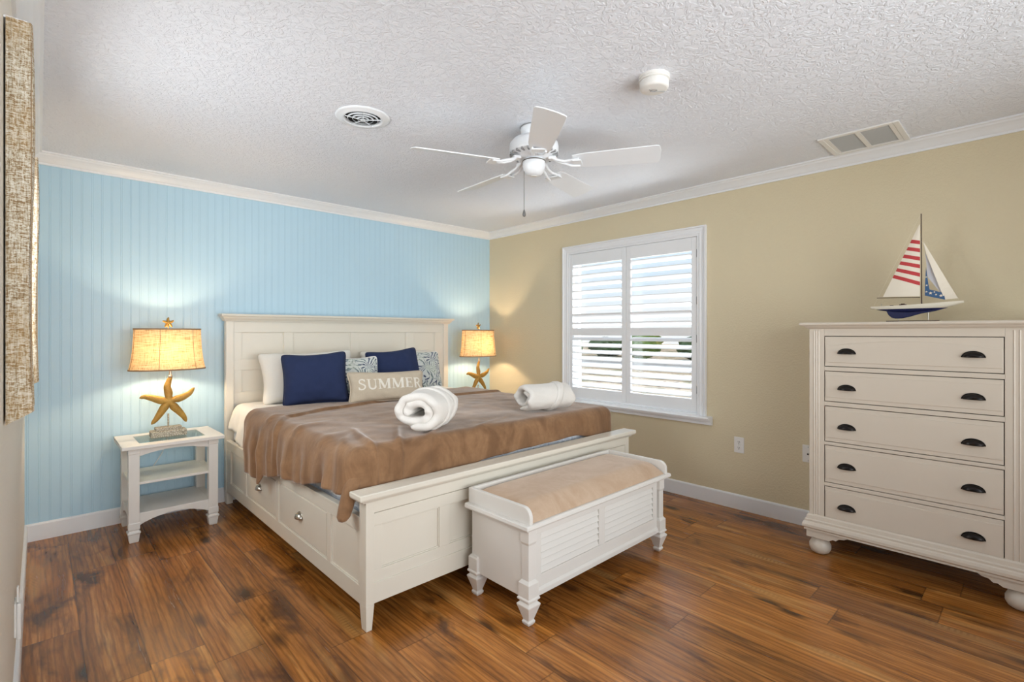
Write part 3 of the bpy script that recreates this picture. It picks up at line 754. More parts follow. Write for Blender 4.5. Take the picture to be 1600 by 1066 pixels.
# soft lobe of the corner tucked between rail and footboard
b.loft([[(-2.700-.068*k+rx*math.cos(2*PI*i/14), -2.178-.030*k+ry_*math.sin(2*PI*i/14),   .650-.175*k) for i in range(14)] for k, rx, ry_ in ((-.05, .006, .006), (.05, .030, .045), (.25, .034, .040), (.5, .030, .034), (.75, .029, .031), (.92, .026, .028), (1.0, .017, .018), (1.03, .004, .005))])
mbthing(b, 'blanket', M['blanket'], (-1.70, -1.4, ZT), 'brown fleece blanket spread over the bed, draping down the left side and foot', 'blanket', smooth=True, solid=.007)
# tail of the blanket's corner tucked out between rail and footboard
# (part of the cloth: a soft rolled lobe)

# ------------------------------------------------------------------ pillows
def pillow(name, pos, w_, h_, th, yaw, lean, roll, mats, label, group=None, piping=None, seed=0, uv=False, pinch=.17, cat='pillow', extra=None, corner=0.):
    """standing pillow: pos is its bottom centre; lean tilts the top back (+y)"""
    base_ = Vector(pos); o = thing(name, base_, label, cat, group)
    n = 44; m = 36
    def surf(u, v, side, off=0.):
        # u,v in -1..1
        e = max(0., 1-abs(u)**2.4)*max(0., 1-abs(v)**2.4)
        t_ = th/2*e**.50+.006*min(1, e*12)
        px = u*w_/2*(1-pinch*(1-abs(u*1.0))*0-pinch*.6*(1-v*v)*abs(u)**3+corner*abs(u*v)**4)
        pz = v*h_/2*(1-pinch*.8*(1-u*u)*abs(v)**3+corner*abs(u*v)**4)
        cr = 1-.075*(abs(u)*abs(v))**7; px *= cr; pz *= cr
        q = Vector((px*4+seed, pz*4, side*2+seed))
        t_ += e**.3*(.020*noise.noise(q)+.011*noise.noise(q*2.7)+.006*noise.noise(q*6)) + .005*e**.15*math.sin(9*abs(u*v)**.5*(u-v)+seed)*abs(u*v)
        return Vector((px, -side*(t_+off), pz+h_/2*(1-pinch*.3)))
    T = Matrix.Translation(base_) @ Matrix.Rotation(yaw, 4, 'Z') @ Matrix.Rotation(-lean, 4, 'X') @ Matrix.Rotation(roll, 4, 'Y')
    b = MB()
    for side in (1, -1):
        b.grid(lambda a, c: T @ surf(-1+2*a, -1+2*c, side), n, m, uv=True)
    b.build('cushion_cover', mats, o, smooth=True, weld=True)
    if piping:
        b = MB(); pts = []
        K = 40
        for i in range(K): pts.append((-1+2*i/K, -1))
        for i in range(K): pts.append((1, -1+2*i/K))
        for i in range(K): pts.append((1-2*i/K, 1))
        for i in range(K): pts.append((-1, 1-2*i/K))
        pts.append((-1, -1))
        b.tube([T @ surf(u, v, 1) for u, v in pts], .0055, 7); b.build('piping', piping, o, smooth=True)
    return o, T, surf
ZB = ZT+.022
rad = math.radians
pillow('bed_pillow', (-2.16, -.36, ZB-.012), .78, .42, .20, 0, rad(16), rad(-1), M['pillowwhite'], 'white bed pillow propped at the left, behind the front-left navy cushion', seed=1)
pillow('bed_pillow', (-1.30, -.25, ZB-.012), .76, .40, .13, rad(-3), rad(14), 0, M['pillowwhite'], 'white bed pillow mostly hidden behind the right-hand navy cushion', seed=2)
pillow('leaf_print_cushion', (-1.215, -.47, ZB-.008), .43, .40, .17, rad(-8), rad(20), rad(2), M['floral'], 'blue and green leaf print cushion at the right end of the pillow row', None, M['sheet'], 3, cat='cushion')
pillow('navy_cushion', (-1.545, -.64, ZB-.008), .46, .43, .20, rad(-12), rad(20), rad(-5), M['navy'], 'solid navy cushion right of centre, behind the lettered lumbar cushion', None, M['piping'], 4, cat='cushion')
pillow('leaf_print_cushion', (-1.93, -.66, ZB-.008), .40, .37, .12, rad(-6), rad(17), rad(0), M['floral'], 'blue and green leaf print cushion between the two navy cushions', None, M['sheet'], 5, cat='cushion')
pillow('navy_cushion', (-2.285, -.74, ZB+.006), .46, .405, .20, rad(-22), rad(19), rad(-3), M['navy'], 'large navy cushion leaning at the left, in front of the white pillow', None, M['piping'], 6, cat='cushion')
o, T, surf = pillow('lumbar_cushion', (-1.815, -.935, ZB+.004), .62, .245, .11, rad(-10), rad(20), rad(1), M['burlap'], 'tan burlap lumbar cushion lettered SUMMER at the centre of the bed', None, M['burlap'], 7, cat='cushion')
# SUMMER in serif strokes laid on the cushion surface
def strokes(ch):
    th, tk = .07, .17
    S = lambda x0, x1, y: ('l', [(x0, y), (x1, y)], .055)
    if ch == 'U': return .80, [('l', [(.17, 1), (.17, .33), (.22, .14), (.34, .045), (.46, .03), (.58, .07), (.66, .17), (.69, .34)], tk*.9), ('l', [(.69, .30), (.69, 1)], th), S(.02, .34, .975), S(.56, .82, .975)]
    if ch == 'M': return .98, [('l', [(.14, 0), (.14, 1)], th), ('l', [(.16, .98), (.49, .06)], tk), ('l', [(.49, .06), (.80, .98)], th), ('l', [(.83, 1), (.83, 0)], tk), S(.02, .27, .025), S(.68, .98, .025), S(.02, .22, .975), S(.8, .98, .975)]
    if ch == 'E': return .74, [('l', [(.17, 0), (.17, 1)], tk), ('l', [(.05, .965), (.66, .965)], th), ('l', [(.05, .035), (.68, .035)], th), ('l', [(.2, .51), (.52, .51)], th), ('l', [(.65, 1), (.65, .76)], .05), ('l', [(.67, 0), (.67, .26)], .05), ('l', [(.52, .64), (.52, .38)], .05)]
    if ch == 'R': return .80, [('l', [(.17, 0), (.17, 1)], tk), ('l', [(.04, .965), (.40, .965), (.56, .92), (.62, .75), (.56, .58), (.40, .515), (.2, .51)], .11), ('l', [(.40, .50), (.68, .03)], tk*.9), S(.04, .32, .025), S(.60, .80, .025)]
    if ch == 'S': return .66, [('l', [(.56, .80), (.50, .93), (.36, .985), (.20, .95), (.12, .82), (.15, .67), (.30, .56), (.46, .46), (.57, .33), (.55, .15), (.43, .035), (.27, .01), (.13, .07), (.07, .22)], .12), ('l', [(.565, .98), (.565, .74)], .045), ('l', [(.065, 0), (.065, .28)], .045)]
b = MB(); cw = .150; ch_h = .62; x = -.80
for ch in 'SUMMER':
    wd, ss = strokes(ch)
    k = .315
    for _, pts, t_ in ss:
        # dense resample then strip
        P2 = []
        for (x0, y0), (x1, y1) in zip(pts, pts[1:]):
            nseg = max(1, int(math.hypot(x1-x0, y1-y0)/.07))
            for i in range(nseg): P2.append((x0+(x1-x0)*i/nseg, y0+(y1-y0)*i/nseg))
        P2.append(pts[-1])
        Lf, Rt = [], []
        for i, (px, py) in enumerate(P2):
            a_, c_ = P2[max(i-1, 0)], P2[min(i+1, len(P2)-1)]
            dx, dy = c_[0]-a_[0], c_[1]-a_[1]; l_ = math.hypot(dx, dy) or 1; nx, ny = -dy/l_, dx/l_
            def w3(qx, qy, off): return T @ surf(x+qx*k, -.24+qy*ch_h*1.02, 1, off)
            Lf.append([w3(px+nx*t_/2, py+ny*t_/2, o_) for o_ in (.0, .003)]); Rt.append([w3(px-nx*t_/2, py-ny*t_/2, o_) for o_ in (.0, .003)])
        b.loft([[l_[1], r_[1], r_[0], l_[0]] for l_, r_ in zip(Lf, Rt)])
    x += wd*k+.024
b.build('lettering', M['lettering'], o)

# ------------------------------------------------------------------ rolled robes
def robe(pos, ang, length, ra, rb, label, seed, turns=1.9, belts=((.62, .05),), pitch_=.34):
    base_ = Vector(pos); o = thing('rolled_robe', base_, label, 'robe', 'rolled white robes on the blanket')
    T = Matrix.Translation(base_) @ Matrix.Rotation(ang, 4, 'Z')
    b = MB(); n = 130; thk = pitch_*.5*(ra+rb)*1.04; end_a = -PI*.42; NL = 26
    def lump(th_, s_, r): return 1+.09*noise.noise(Vector((math.cos(th_)*1.3+seed, math.sin(th_)*1.3, s_*2.2)))+.035*noise.noise(Vector((math.cos(th_)*3+seed, math.sin(th_)*3, s_*6)))
    rings = []
    for j in range(n+1):
        k = j/n; th_ = end_a-2*PI*turns*(1-k); r = 1-pitch_*turns*(1-k)
        taper = min(1, (1-k)/.03+.35, k/.03+.35); ring = []
        for i in range(2*NL):
            if i < NL: s_ = i/(NL-1); so = 1
            else: s_ = 1-(i-NL)/(NL-1); so = -1
            end = max(0, 1-(abs(2*s_-1))**12); lm = lump(th_, s_, r); tt = thk*.5*(.30+.70*end**.45)*taper
            x_ = (s_-.5)*length*(1-.10*(1-r))+.020*noise.noise(Vector((th_*1.2, seed, 0)))*(1 if s_ < .5 else -1)
            ex, ez = ra-thk*.5, rb-thk*.5
            ring.append(T @ Vector((x_, (ex*r*lm+so*tt)*math.cos(th_), max(.002, rb*.96+(ez*r*lm+so*tt)*math.sin(th_)*(1-.10*max(0, -math.sin(th_))**2)))))
        rings.append(ring)
    b.loft(rings); b.build('robe_roll', M['terry'], o, smooth=True, sub=1)
    for (s_, wd) in belts:
        b = MB(); rr = []
        for j in range(73):
            th_ = end_a-2*PI*j/72; r = 1-pitch_*min(j/72, .82)
            if j > 60: r += (1-r)*((j-60)/12)
            ring = []
            sk = .04*math.sin(th_+.4)
            for (dx, dr) in ((-wd/2, -.004), (-wd/2, .005), (-wd/4, .009), (wd/4, .009), (wd/2, .005), (wd/2, -.004)):
                lm = lump(th_, s_, r); ex, ez = (ra-thk*.5)*r*lm+thk*.5+dr, (rb-thk*.5)*r*lm+thk*.5+dr
                ring.append(T @ Vector(((s_-.5)*length+dx+sk, ex*math.cos(th_), max(-.002, rb*.96+ez*math.sin(th_)*(1-.10*max(0, -math.sin(th_))**2)))))
            rr.append(ring)
        b.loft(rr, caps=False); b.build('belt', M['terry'], o, smooth=True)
    return o
robe((-2.215, -2.025, ZT+.026), rad(34), .30, .158, .116, 'rolled white terry robe on the blanket, larger one nearer the left', 3, belts=((.52, .05), (.80, .035)))
robe((-1.27, -2.025, ZT+.026), rad(-12), .37, .125, .098, 'rolled white terry robe on the blanket toward the window', 8, turns=1.5, belts=((.66, .05),))


# ------------------------------------------------------------------ starfish lamps and nightstands
def star_mesh(b, arms, H_, notch, T, roundn=.55):
    """five-armed starfish in local xz, thick in y. arms: centreline point lists [(x,z)...] tip last"""
    n = len(arms)
    import itertools
    ctrF = b.b.verts.new(T @ Vector((0, -H_, 0))); ctrB = b.b.verts.new(T @ Vector((0, H_*.8, 0)))
    dirs = [math.atan2(a[1][1], a[1][0]) for a in arms]
    order = sorted(range(n), key=lambda i: dirs[i])
    arms = [arms[i] for i in order]; dirs = [dirs[i] for i in order]
    notchv = []
    for i in range(n):
        a0, a1 = dirs[i], dirs[(i+1) % n]
        if a1 < a0: a1 += 2*PI
        m_ = (a0+a1)/2; notchv.append(b.b.verts.new(T @ Vector((notch*math.cos(m_), 0, notch*math.sin(m_)))))
    for i in range(n):
        pts = [Vector((0, 0))]+[Vector(p) for p in arms[i]]
        # resample spline
        cl = []
        for s in range(len(pts)-1):
            for q in range(3): cl.append(pts[s].lerp(pts[s+1], q/3))
        cl.append(pts[-1]); K = len(cl)-1
        R0, L0 = notchv[(i-1) % n], notchv[i]
        prevL, prevR, pF, pB = L0, R0, ctrF, ctrB
        first = True
        total = sum((cl[j+1]-cl[j]).length for j in range(K)); acc = 0
        for j in range(1, K+1):
            acc += (cl[j]-cl[j-1]).length; k = acc/total
            if acc < notch*.8: continue
            d = (cl[min(j+1, K)]-cl[j-1]).normalized(); nn = Vector((-d.y, d.x))
            wd = notch*.86*(1-k)**.55+notch*.20; hh = H_*(.9*(1-k)**.7+.25)
            if j == K:
                wd *= .35; hh *= .6
            c_ = cl[j]
            l_ = b.b.verts.new(T @ Vector((c_.x+nn.x*wd, 0, c_.y+nn.y*wd))); r_ = b.b.verts.new(T @ Vector((c_.x-nn.x*wd, 0, c_.y-nn.y*wd)))
            f_ = b.b.verts.new(T @ Vector((c_.x, -hh, c_.y))); k_ = b.b.verts.new(T @ Vector((c_.x, hh*.8, c_.y)))
            for q in ((prevR, r_, f_, pF), (pF, f_, l_, prevL), (prevL, l_, k_, pB), (pB, k_, r_, prevR)): b.b.faces.new(q)
            prevL, prevR, pF, pB = l_, r_, f_, k_
        b.b.faces.new((prevL, pF, prevR, pB))
ARMS = [[(0, .05), (-.010, .10), (.002, .145), (.016, .175)],
        [(-.05, .012), (-.095, .032), (-.135, .044), (-.162, .036)],
        [(.048, .012), (.085, .024), (.12, .045), (.150, .085)],
        [(-.03, -.045), (-.05, -.08), (-.072, -.115), (-.098, -.146)],
        [(.035, -.045), (.060, -.075), (.088, -.115), (.102, -.152)]]
def lamp(cx_, cy_, z0, label):
    o = thing('table_lamp', (cx_, cy_, z0), label, 'lamp', 'starfish table lamps')
    c = Vector((cx_, cy_, z0))
    b = MB(); b.box(cx_-.100, cx_+.100, cy_-.048, cy_+.048, z0, z0+.042); b.build('stone_plinth', M['stone'], o, bevel=.005)
    b = MB(); b.box(cx_-.074, cx_+.074, cy_-.034, cy_+.034, z0+.042, z0+.064); b.build('stone_step', M['stone'], o, bevel=.004)
    b = MB(); b.lathe(c, [(.005, .06), (.0055, .15)], 12); b.build('support_rod', M['stone'], o, smooth=True)
    b = MB(); T = Matrix.Translation(c+Vector((.003, 0, .232))); star_mesh(b, ARMS, .026, .042, T); b.build('starfish_body', M['gold'], o, smooth=True, sub=2)
    b = MB(); b.lathe(c+Vector((.012, 0, 0)), [(.001, .395), (.012, .395), (.013, .405), (.008, .410), (.007, .440), (.011, .445), (.013, .475), (.013, .50), (.001, .50)], 20); sk = b.build('lamp_socket', M['nickel'], o, smooth=True, bevel=.001)
    b = MB(); b.lathe(c+Vector((0, 0, 0)), [(.001, .500), (.012, .505), (.015, .52), (.027, .55), (.030, .575), (.024, .600), (.012, .613), (.001, .616)], 24); b.build('light_bulb', M['bulb'], sk, smooth=True)
    # oval flared shade
    prof = [(.2180, .452), (.2120, .475), (.2050, .510), (.1985, .56), (.1945, .61), (.1915, .66), (.190, .722)]
    b = MB(); nn = 64
    def ring(r, z): return [(cx_+r*math.cos(2*PI*i/nn), cy_+r*.67*math.sin(2*PI*i/nn), z0+z) for i in range(nn)]
    b.loft([ring(r, z) for r, z in prof], caps=False); shd = b.build('lamp_shade', M['shade'], o, smooth=True, recalc=True)
    for r, z in ((.2185, .452), (.1905, .722)):
        b = MB(); b.loft([ring(r-.002, z-.005), ring(r+.0015, z-.005), ring(r+.0015, z+.004), ring(r-.002, z+.004), ring(r-.002, z-.005)], caps=False); b.build('shade_binding', M['shadetrim'], shd)
    for k in range(6):
        a = 2*PI*(k+.18)/6; b = MB(); b.tube([(cx_+(r+.001)*math.cos(a), cy_+(r+.001)*.67*math.sin(a), z0+z) for r, z in prof], .0016, 6); b.build('shade_seam', M['shadetrim'], shd)
    b = MB()
    for s in (-1, 1): b.tube([c+Vector((s*x_, 0, z)) for x_, z in ((.013, .50), (.05, .55), (.055, .62), (.03, .70), (.002, .725))], .0018, 6)
    for a in (0, PI/2, PI, 3*PI/2): b.tube([c+Vector((0, 0, .722)), (cx_+.189*math.cos(a), cy_+.189*.67*math.sin(a), z0+.716)], .0016, 6)
    b.build('shade_harp', M['nickel'], shd)
    b = MB(); b.lathe(c, [(.003, .722), (.003, .738), (.007, .742), (.003, .748)], 12)
    T = Matrix.Translation(c+Vector((0, 0, .766))) @ Matrix.Scale(.205, 4); star_mesh(b, ARMS, .05, .052, T)
    b.build('starfish_finial', M['gold'], o, smooth=True)
    l = D.lights.new('bulb_light', 'POINT'); l.energy = LAMP_W; l.color = (1, .77, .52); l.shadow_soft_size = .028
    lo = D.objects.new('bulb_light', l); C.objects.link(lo); lo.parent = o; lo.location = (0, 0, .565)
    return o
LAMP_W = 11.5
def nightstand(x0, x1, y0, y1, label):
    z1 = .600; t = thing('nightstand', ((x0+x1)/2, (y0+y1)/2, 0), label, 'nightstand', None)
    b = MB(); gx0_, gx1_, gy0_, gy1_ = x0+.095, x1-.095, y0+.085, y1-.085; zt = z1-.022
    for q in ((x0, x1, y0, gy0_), (x0, x1, gy1_, y1), (x0, gx0_, gy0_, gy1_), (gx1_, x1, gy0_, gy1_)): b.box(*q, zt, z1)
    b.build('table_top', M['white_furn'], t, bevel=.003, weld=True)
    b = MB(); b.box(gx0_-.0, gx1_+.0, gy0_-.0, gy1_+.0, z1-.012, z1-.003); b.build('glass_inset', M['tableglass'], t)
    lx0, lx1, ly0, ly1 = x0+.032, x1-.032, y0+.020, y1-.020; lw = .060
    for cx_ in (lx0+lw/2, lx1-lw/2):
        for cy_ in (ly0+lw/2, ly1-lw/2):
            b = MB(); r = lw/2
            b.lathe((cx_, cy_, 0), [(r*.72, 0), (r*.80, .006), (r*.98, .052), (r*1.12, .056), (r*1.12, .066), (r*.86, .072), (r*.86, .078), (r, .082), (r, .118), (r*.93, .124), (r*.93, .545), (r, .550), (r, .578)], sq=True)
            b.build('leg', M['white_furn'], t, bevel=.002)
    def arch(p, zt_, zb_, rise, m=14):   # apron polygon in (p, z)
        a0, a1 = p; pts = [(a0, zt_), (a1, zt_), (a1, zb_)]
        for i in range(1, m): 
            k = 1-i/m; pts.append((a0+(a1-a0)*k, zb_+rise*math.sin(PI*k)**.8))
        pts.append((a0, zb_)); return pts
    ix0, ix1, iy0, iy1 = lx0+lw, lx1-lw, ly0+lw, ly1-lw
    for yy in (ly0+.010, ly1-.028):
        b = MB(); b.prism(arch((ix0-.004, ix1+.004), .578, .528, .028), 'y', yy, yy+.018); b.build('arched_apron', M['white_furn'], t, bevel=.001)
    b = MB(); b.prism(arch((ix0-.004, ix1+.004), .172, .100, .046), 'y', ly0+.010, ly0+.028); b.build('arched_apron', M['white_furn'], t, bevel=.001)
    for xx in (lx0+.010, lx1-.028):
        b = MB(); b.prism(arch((iy0-.004, iy1+.004), .578, .528, .024), 'x', xx, xx+.018); b.build('arched_apron', M['white_furn'], t, bevel=.001)
        b = MB(); b.prism(arch((iy0-.004, iy1+.004), .172, .100, .040), 'x', xx, xx+.018); b.build('arched_apron', M['white_furn'], t, bevel=.001)
    for z in (.352, .160):
        b = MB(); b.box(ix0-.01, ix1+.01, ly0+.012, ly1-.012, z, z+.016); b.box(lx0+.012, ix0-.01, iy0+.001, iy1-.001, z, z+.016); b.box(ix1+.01, lx1-.012, iy0+.001, iy1-.001, z, z+.016); b.build('shelf', M['white_furn'], t, bevel=.002, weld=False)
    return t
nightstand(-3.372, -2.818, -.500, -.034, 'white open nightstand with two shelves and a glass inset, left of the bed')
nightstand(-.60, -.046, -.500, -.034, 'white nightstand under the lamp in the corner, hidden behind the bed')
lamp(-3.100, -.255, .600, 'starfish table lamp with glowing linen shade, on the left nightstand')
lamp(-.385, -.262, .600, 'starfish table lamp in the corner beyond the right side of the bed')
# lamp cord behind the left nightstand
b = MB(); b.tube([(-3.10, -.205, .6045), (-3.08, -.06, .6045), (-3.07, -.030, .6035), (-3.07, -.020, .592), (-3.07, -.0165, .52), (-3.10, -.0165, .44), (-3.16, -.0165, .34), (-3.22, -.0165, .30)], .003, 8)
mbthing(b, 'lamp_cord', M['plastic'], (-3.10, -.02, .3), 'thin pale lamp cord dropping behind the left nightstand against the blue wall', 'cord', smooth=True)

# ------------------------------------------------------------------ storage bench
t = thing('storage_bench', (-1.60, -2.57, 0), 'white storage bench with louvered front at the foot of the bed', 'bench')
X0, X1, Y0, Y1 = -2.178, -1.035, -2.765, -2.372
b = MB(); b.box(X0+.006, X1-.006, Y0+.020, Y1, .118, .425)
b.box(X0+.05, X1-.05, Y0+.004, Y0+.022, .392, .425)
b.box(X0+.05, X1-.05, Y0+.004, Y0+.022, .146, .205)
b.box(X0+.05, X0+.094, Y0+.004, Y0+.022, .205, .392); b.box(X1-.094, X1-.05, Y0+.004, Y0+.022, .205, .392); b.box(-1.652, -1.600, Y0+.004, Y0+.022, .205, .392)
b.prism([(Y0-.006, .118), (Y0-.006, .140), (Y0+.004, .150), (Y0+.02, .150), (Y0+.02, .118)], 'x', X0+.04, X1-.04)
b.build('chest_body', M['white_furn'], t, bevel=.0015)
for xa, xb in ((X0+.094, -1.652), (-1.600, X1-.094)):
    b = MB(); n = 6; hz = (.392-.205)/n
    for i in range(n):
        z = .205+i*hz; b.prism([(Y0+.004, z+.003), (Y0+.018, z+hz+.004), (Y0+.022, z+hz+.004), (Y0+.008, z)], 'x', xa, xb)
    b.build('louvered_panel', M['white_furn'], t, bevel=.0008)
for cx_, sx2 in ((X0+.022, -1), (X1-.022, 1)):
    for cy_, front in ((Y0+.014, 1), (Y1-.024, 0)):
        b = MB(); r = .033
        if front:
            b.lathe((cx_, cy_, 0), [(r*.42, 0), (r*.62, .010), (r*.66, .018), (r*.52, .026), (r*1.10, .086), (r*1.16, .092), (r*1.16, .097), (r*.86, .106), (r*.86, .110), (r*1.12, .118), (r*1.12, .124), (r*.98, .130), (r*.98, .190), (r*.66, .204), (r*.66, .360), (r*.8, .372), (r*.8, .425)], sq=True)
        else:
            b.lathe((cx_, cy_, 0), [(r*.42, 0), (r*.62, .010), (r*.66, .018), (r*.52, .026), (r*1.10, .086), (r*1.16, .092), (r*1.16, .097), (r*.86, .106), (r*.86, .110), (r*1.12, .118), (r*1.12, .124), (r*.98, .130), (r*.98, .190), (r*.8, .196), (r*.8, .20)], sq=True)
        b.build('leg', M['white_furn'], t, bevel=.0015)
b = MB(); e = [(0, .425), (.012, .426), (.020, .432), (.034, .436), (.038, .444), (.036, .456), (.030, .460), (0, .460)]
ry = Y1+.005
rings = [[((X0-k_, ry, z), (X0-k_, Y0-k_, z), (X1+k_, Y0-k_, z), (X1+k_, ry, z))[q] for k_, z in e] for q in range(4)]
b.loft(rings); b.box(X0, X1, Y0, ry, .426, .4595)
b.build('seat_board', M['white_furn'], t)
def arm_poly(y0, y1, z0, z1, r=.045, m=8):
    pts = [(y1, z0), (y1, z1)]
    for i in range(m+1):
        a = PI/2+i/m*PI/2; pts.append((y0+r+r*math.cos(a)*1.0, z1-r+r*math.sin(a)))
    pts.append((y0, z0)); return pts
for xa in (X0-.012, X1-.008):
    b = MB(); b.prism(arm_poly(Y0-.028, ry, .459, .533), 'x', xa, xa+.020); b.build('arm_rail', M['white_furn'], t, bevel=.003)
b = MB(); b.box(X0+.008, X1-.008, ry-.020, ry, .459, .533); b.build('back_rail', M['white_furn'], t, bevel=.003)
b = MB()
cx0, cx1, cy0, cy1 = X0+.014, X1-.012, Y0-.018, ry-.022
def cf(u, v):
    x = cx0+(cx1-cx0)*u; y = cy0+(cy1-cy0)*v
    eu = min(u, 1-u)*(cx1-cx0); fv = v*(cy1-cy0); bv = (1-v)*(cy1-cy0)
    k = (1-math.exp(-eu/.02))*(1-math.exp(-bv/.012))
    kf = 1 if fv > .10 else math.sin(min(1, (fv/.10))*PI/2)**.55
    z = .4605+(.030+.036*kf)*(.55+.45*k)*(kf if kf < 1 else 1)+.010*math.sin(PI*u)*math.sin(PI*min(1, v*1.0))
    return Vector((x, y+.0*v, z))
b.grid(cf, 80, 50)
# underside skirt
b.box(cx0+.002, cx1-.002, cy0+.012, cy1, .4600, .466)
b.build('seat_cushion', M['cushion'], t, smooth=True)

# ------------------------------------------------------------------ dresser
t = thing('dresser', (-.235, -3.83, 0), 'tall cream chest of five drawers with dark cup pulls against the yellow wall', 'dresser')
fx = -.430; dy0, dy1 = -4.302, -3.380; bx = -.03
b = MB(); b.box(fx+.018, bx, dy0+.01, dy1-.01, .17, 1.33)
zs = [(1.102, 1.279), (.900, 1.078), (.668, .876), (.432, .650), (.206, .412)]
q0, q1 = -4.203, -3.457
b.box(fx, fx+.02, dy0, q0, .19, 1.325); b.box(fx, fx+.02, q1, dy1, .19, 1.325)
b.box(fx, fx+.02, q0, q1, 1.279, 1.325)
edges = [1.279]; 
for (a0, a1), (c0, c1) in zip(zs, zs[1:]): b.box(fx, fx+.02, q0, q1, c1, a0)
b.box(fx, fx+.02, q0, q1, .17, .206)
b.build('carcass', M['dresser'], t, bevel=.002)
for ya, yb in ((dy0+.020, q0-.022), (q1+.022, dy1-.020)):
    b = MB()
    for k in range(3):
        yy = ya+(yb-ya)*(k+.5)/3; b.prism([(yy-.0035, fx), (yy, fx-.003), (yy+.0035, fx)], 'z', .24, 1.29) if False else b.loft([[(fx, yy-.004, .21), (fx-.003, yy, .21), (fx, yy+.004, .21)], [(fx, yy-.004, 1.31), (fx-.003, yy, 1.31), (fx, yy+.004, 1.31)]])
    b.build('fluting', M['dresser'], t)
def outline_run(prof, x_f, y0, y1, x_b):
    return [[((x_b, y1+k_, z), (x_f-k_, y1+k_, z), (x_f-k_, y0-k_, z), (x_b, y0-k_, z))[q] for k_, z in prof] for q in range(4)]
b = MB(); b.loft(outline_run([(0, 1.320), (.006, 1.322), (.018, 1.330), (.022, 1.337), (.038, 1.339), (.043, 1.345), (.043, 1.352), (.038, 1.357), (0, 1.357)], fx, dy0, dy1, bx+.02)); b.build('top_board', M['dresser'], t)
b = MB(); b.loft(outline_run([(0, .232), (.004, .232), (.010, .224), (.013, .206), (.020, .200), (.020, .190), (.026, .184), (.030, .172), (.030, .158), (.022, .150), (.022, .140), (0, .140)], fx, dy0, dy1, bx)); b.box(fx, bx, dy0, dy1, .142, .23); b.build('base_moulding', M['dresser'], t)
for s, ya in ((1, dy1+.012), (-1, dy0-.012)):
    b = MB()
    pts = [(ya, .142), (ya, .098), (ya-s*.115, .098), (ya-s*.135, .110), (ya-s*.150, .108), (ya-s*.165, .122), (ya-s*.19, .126), (ya-s*.215, .142)]
    b.prism(pts, 'x', fx-.012, fx+.006)
    b.build('foot_bracket', M['dresser'], t, bevel=.001)
for yy in (dy1-.045, dy0+.045):
    for xx in (fx+.045, bx-.055):
        b = MB(); b.lathe((xx, yy, 0), [(.030, 0), (.046, .010), (.056, .030), (.056, .052), (.046, .074), (.034, .086), (.034, .145)], 28); b.build('bun_foot', M['dresser'], t, smooth=True)
for i, (z0, z1) in enumerate(zs):
    b = MB(); g = .0035; xf_ = fx+.002
    b.box(xf_-.0, fx+.017, q0+g, q1-g, z0+g, z1-g)
    # raised field leaves a border line top and bottom; the top drawer's field is arched
    if i == 0:
        pts = [(q0+g+.004, z0+.026), (q1-g-.004, z0+.026)]
        for k in range(21):
            u = 1-k/20; pts.append((q0+g+.004+(q1-q0-2*g-.008)*u, z1-.058+.030*math.sin(PI*u)))
    else: pts = [(q0+g+.004, z0+.026), (q1-g-.004, z0+.026), (q1-g-.004, z1-.026), (q0+g+.004, z1-.026)]
    b.prism([(p, q) for p, q in pts], 'x', xf_-.0035, xf_)
    dr = b.build('drawer', M['dresser'], t, bevel=.0015)
    zc = {0: 1.190, 1: .985, 2: .763, 3: .540, 4: .307}[i]
    for yc in (-3.568, -4.094):
        cup_pull(xf_-.0035, yc, zc-.002, .040, .027, .024, 'x', M['bronze'], dr)
b = MB(); b.box(fx+.0175, fx+.019, q0, q1, .206, 1.279); b.build('gap_shade_sheet', M['dark'], t)  # dark sheet behind the drawer fronts, painted shade for the gaps

# ------------------------------------------------------------------ model sailboat
bx_ = -.24; ZD = 1.357
t = thing('model_sailboat', (bx_, -3.83, ZD), 'model sailboat with red-striped sail and navy hull on top of the dresser', 'model boat')
# hull: stations along y from bow (-4.043) to stern (-3.645)
N_ = 28; K_ = 14; rings = []
b = MB()
for i in range(N_+1):
    u = i/N_; y = -4.046+.401*u
    sheer = 1.4665-.020*math.sin(min(1, u*1.05)*PI*.5)**1.0+.002*u
    bot = sheer-.012-.030*math.sin(PI*min(1, max(0, (u-.02)/.96)))**.8
    hb_ = .001+.034*math.sin(PI*min(1, u*.92+.04))**.9
    r = []
    for k in range(K_+1):
        a = -PI/2+PI*k/K_; xx = hb_*math.sin(a); zz = sheer-(sheer-bot)*math.cos(a)**.8 if abs(a) < PI/2-.001 else sheer
        r.append((bx_+xx, y, zz))
    rings.append(r)
V = b.loft(rings, closed=False, caps=False)
hull = None
bmesh.ops.bisect_plane(b.b, geom=list(b.b.verts)+list(b.b.edges)+list(b.b.faces), plane_co=(0, 0, 1.431), plane_no=(0, 0, 1))
bmesh.ops.recalc_face_normals(b.b, faces=b.b.faces)
for f in b.b.faces:
    if f.calc_center_median().z < 1.431: f.material_index = 1
b.build('hull', [M['hullwhite'], M['hullnavy']], t, smooth=True, recalc=False)
b = MB(); b.loft([[rings[i][0], ((rings[i][0][0]+rings[i][K_][0])/2, rings[i][0][1], rings[i][0][2]+.001), rings[i][K_]] for i in range(N_+1)], closed=False); b.build('deck', M['deckwood'], t)
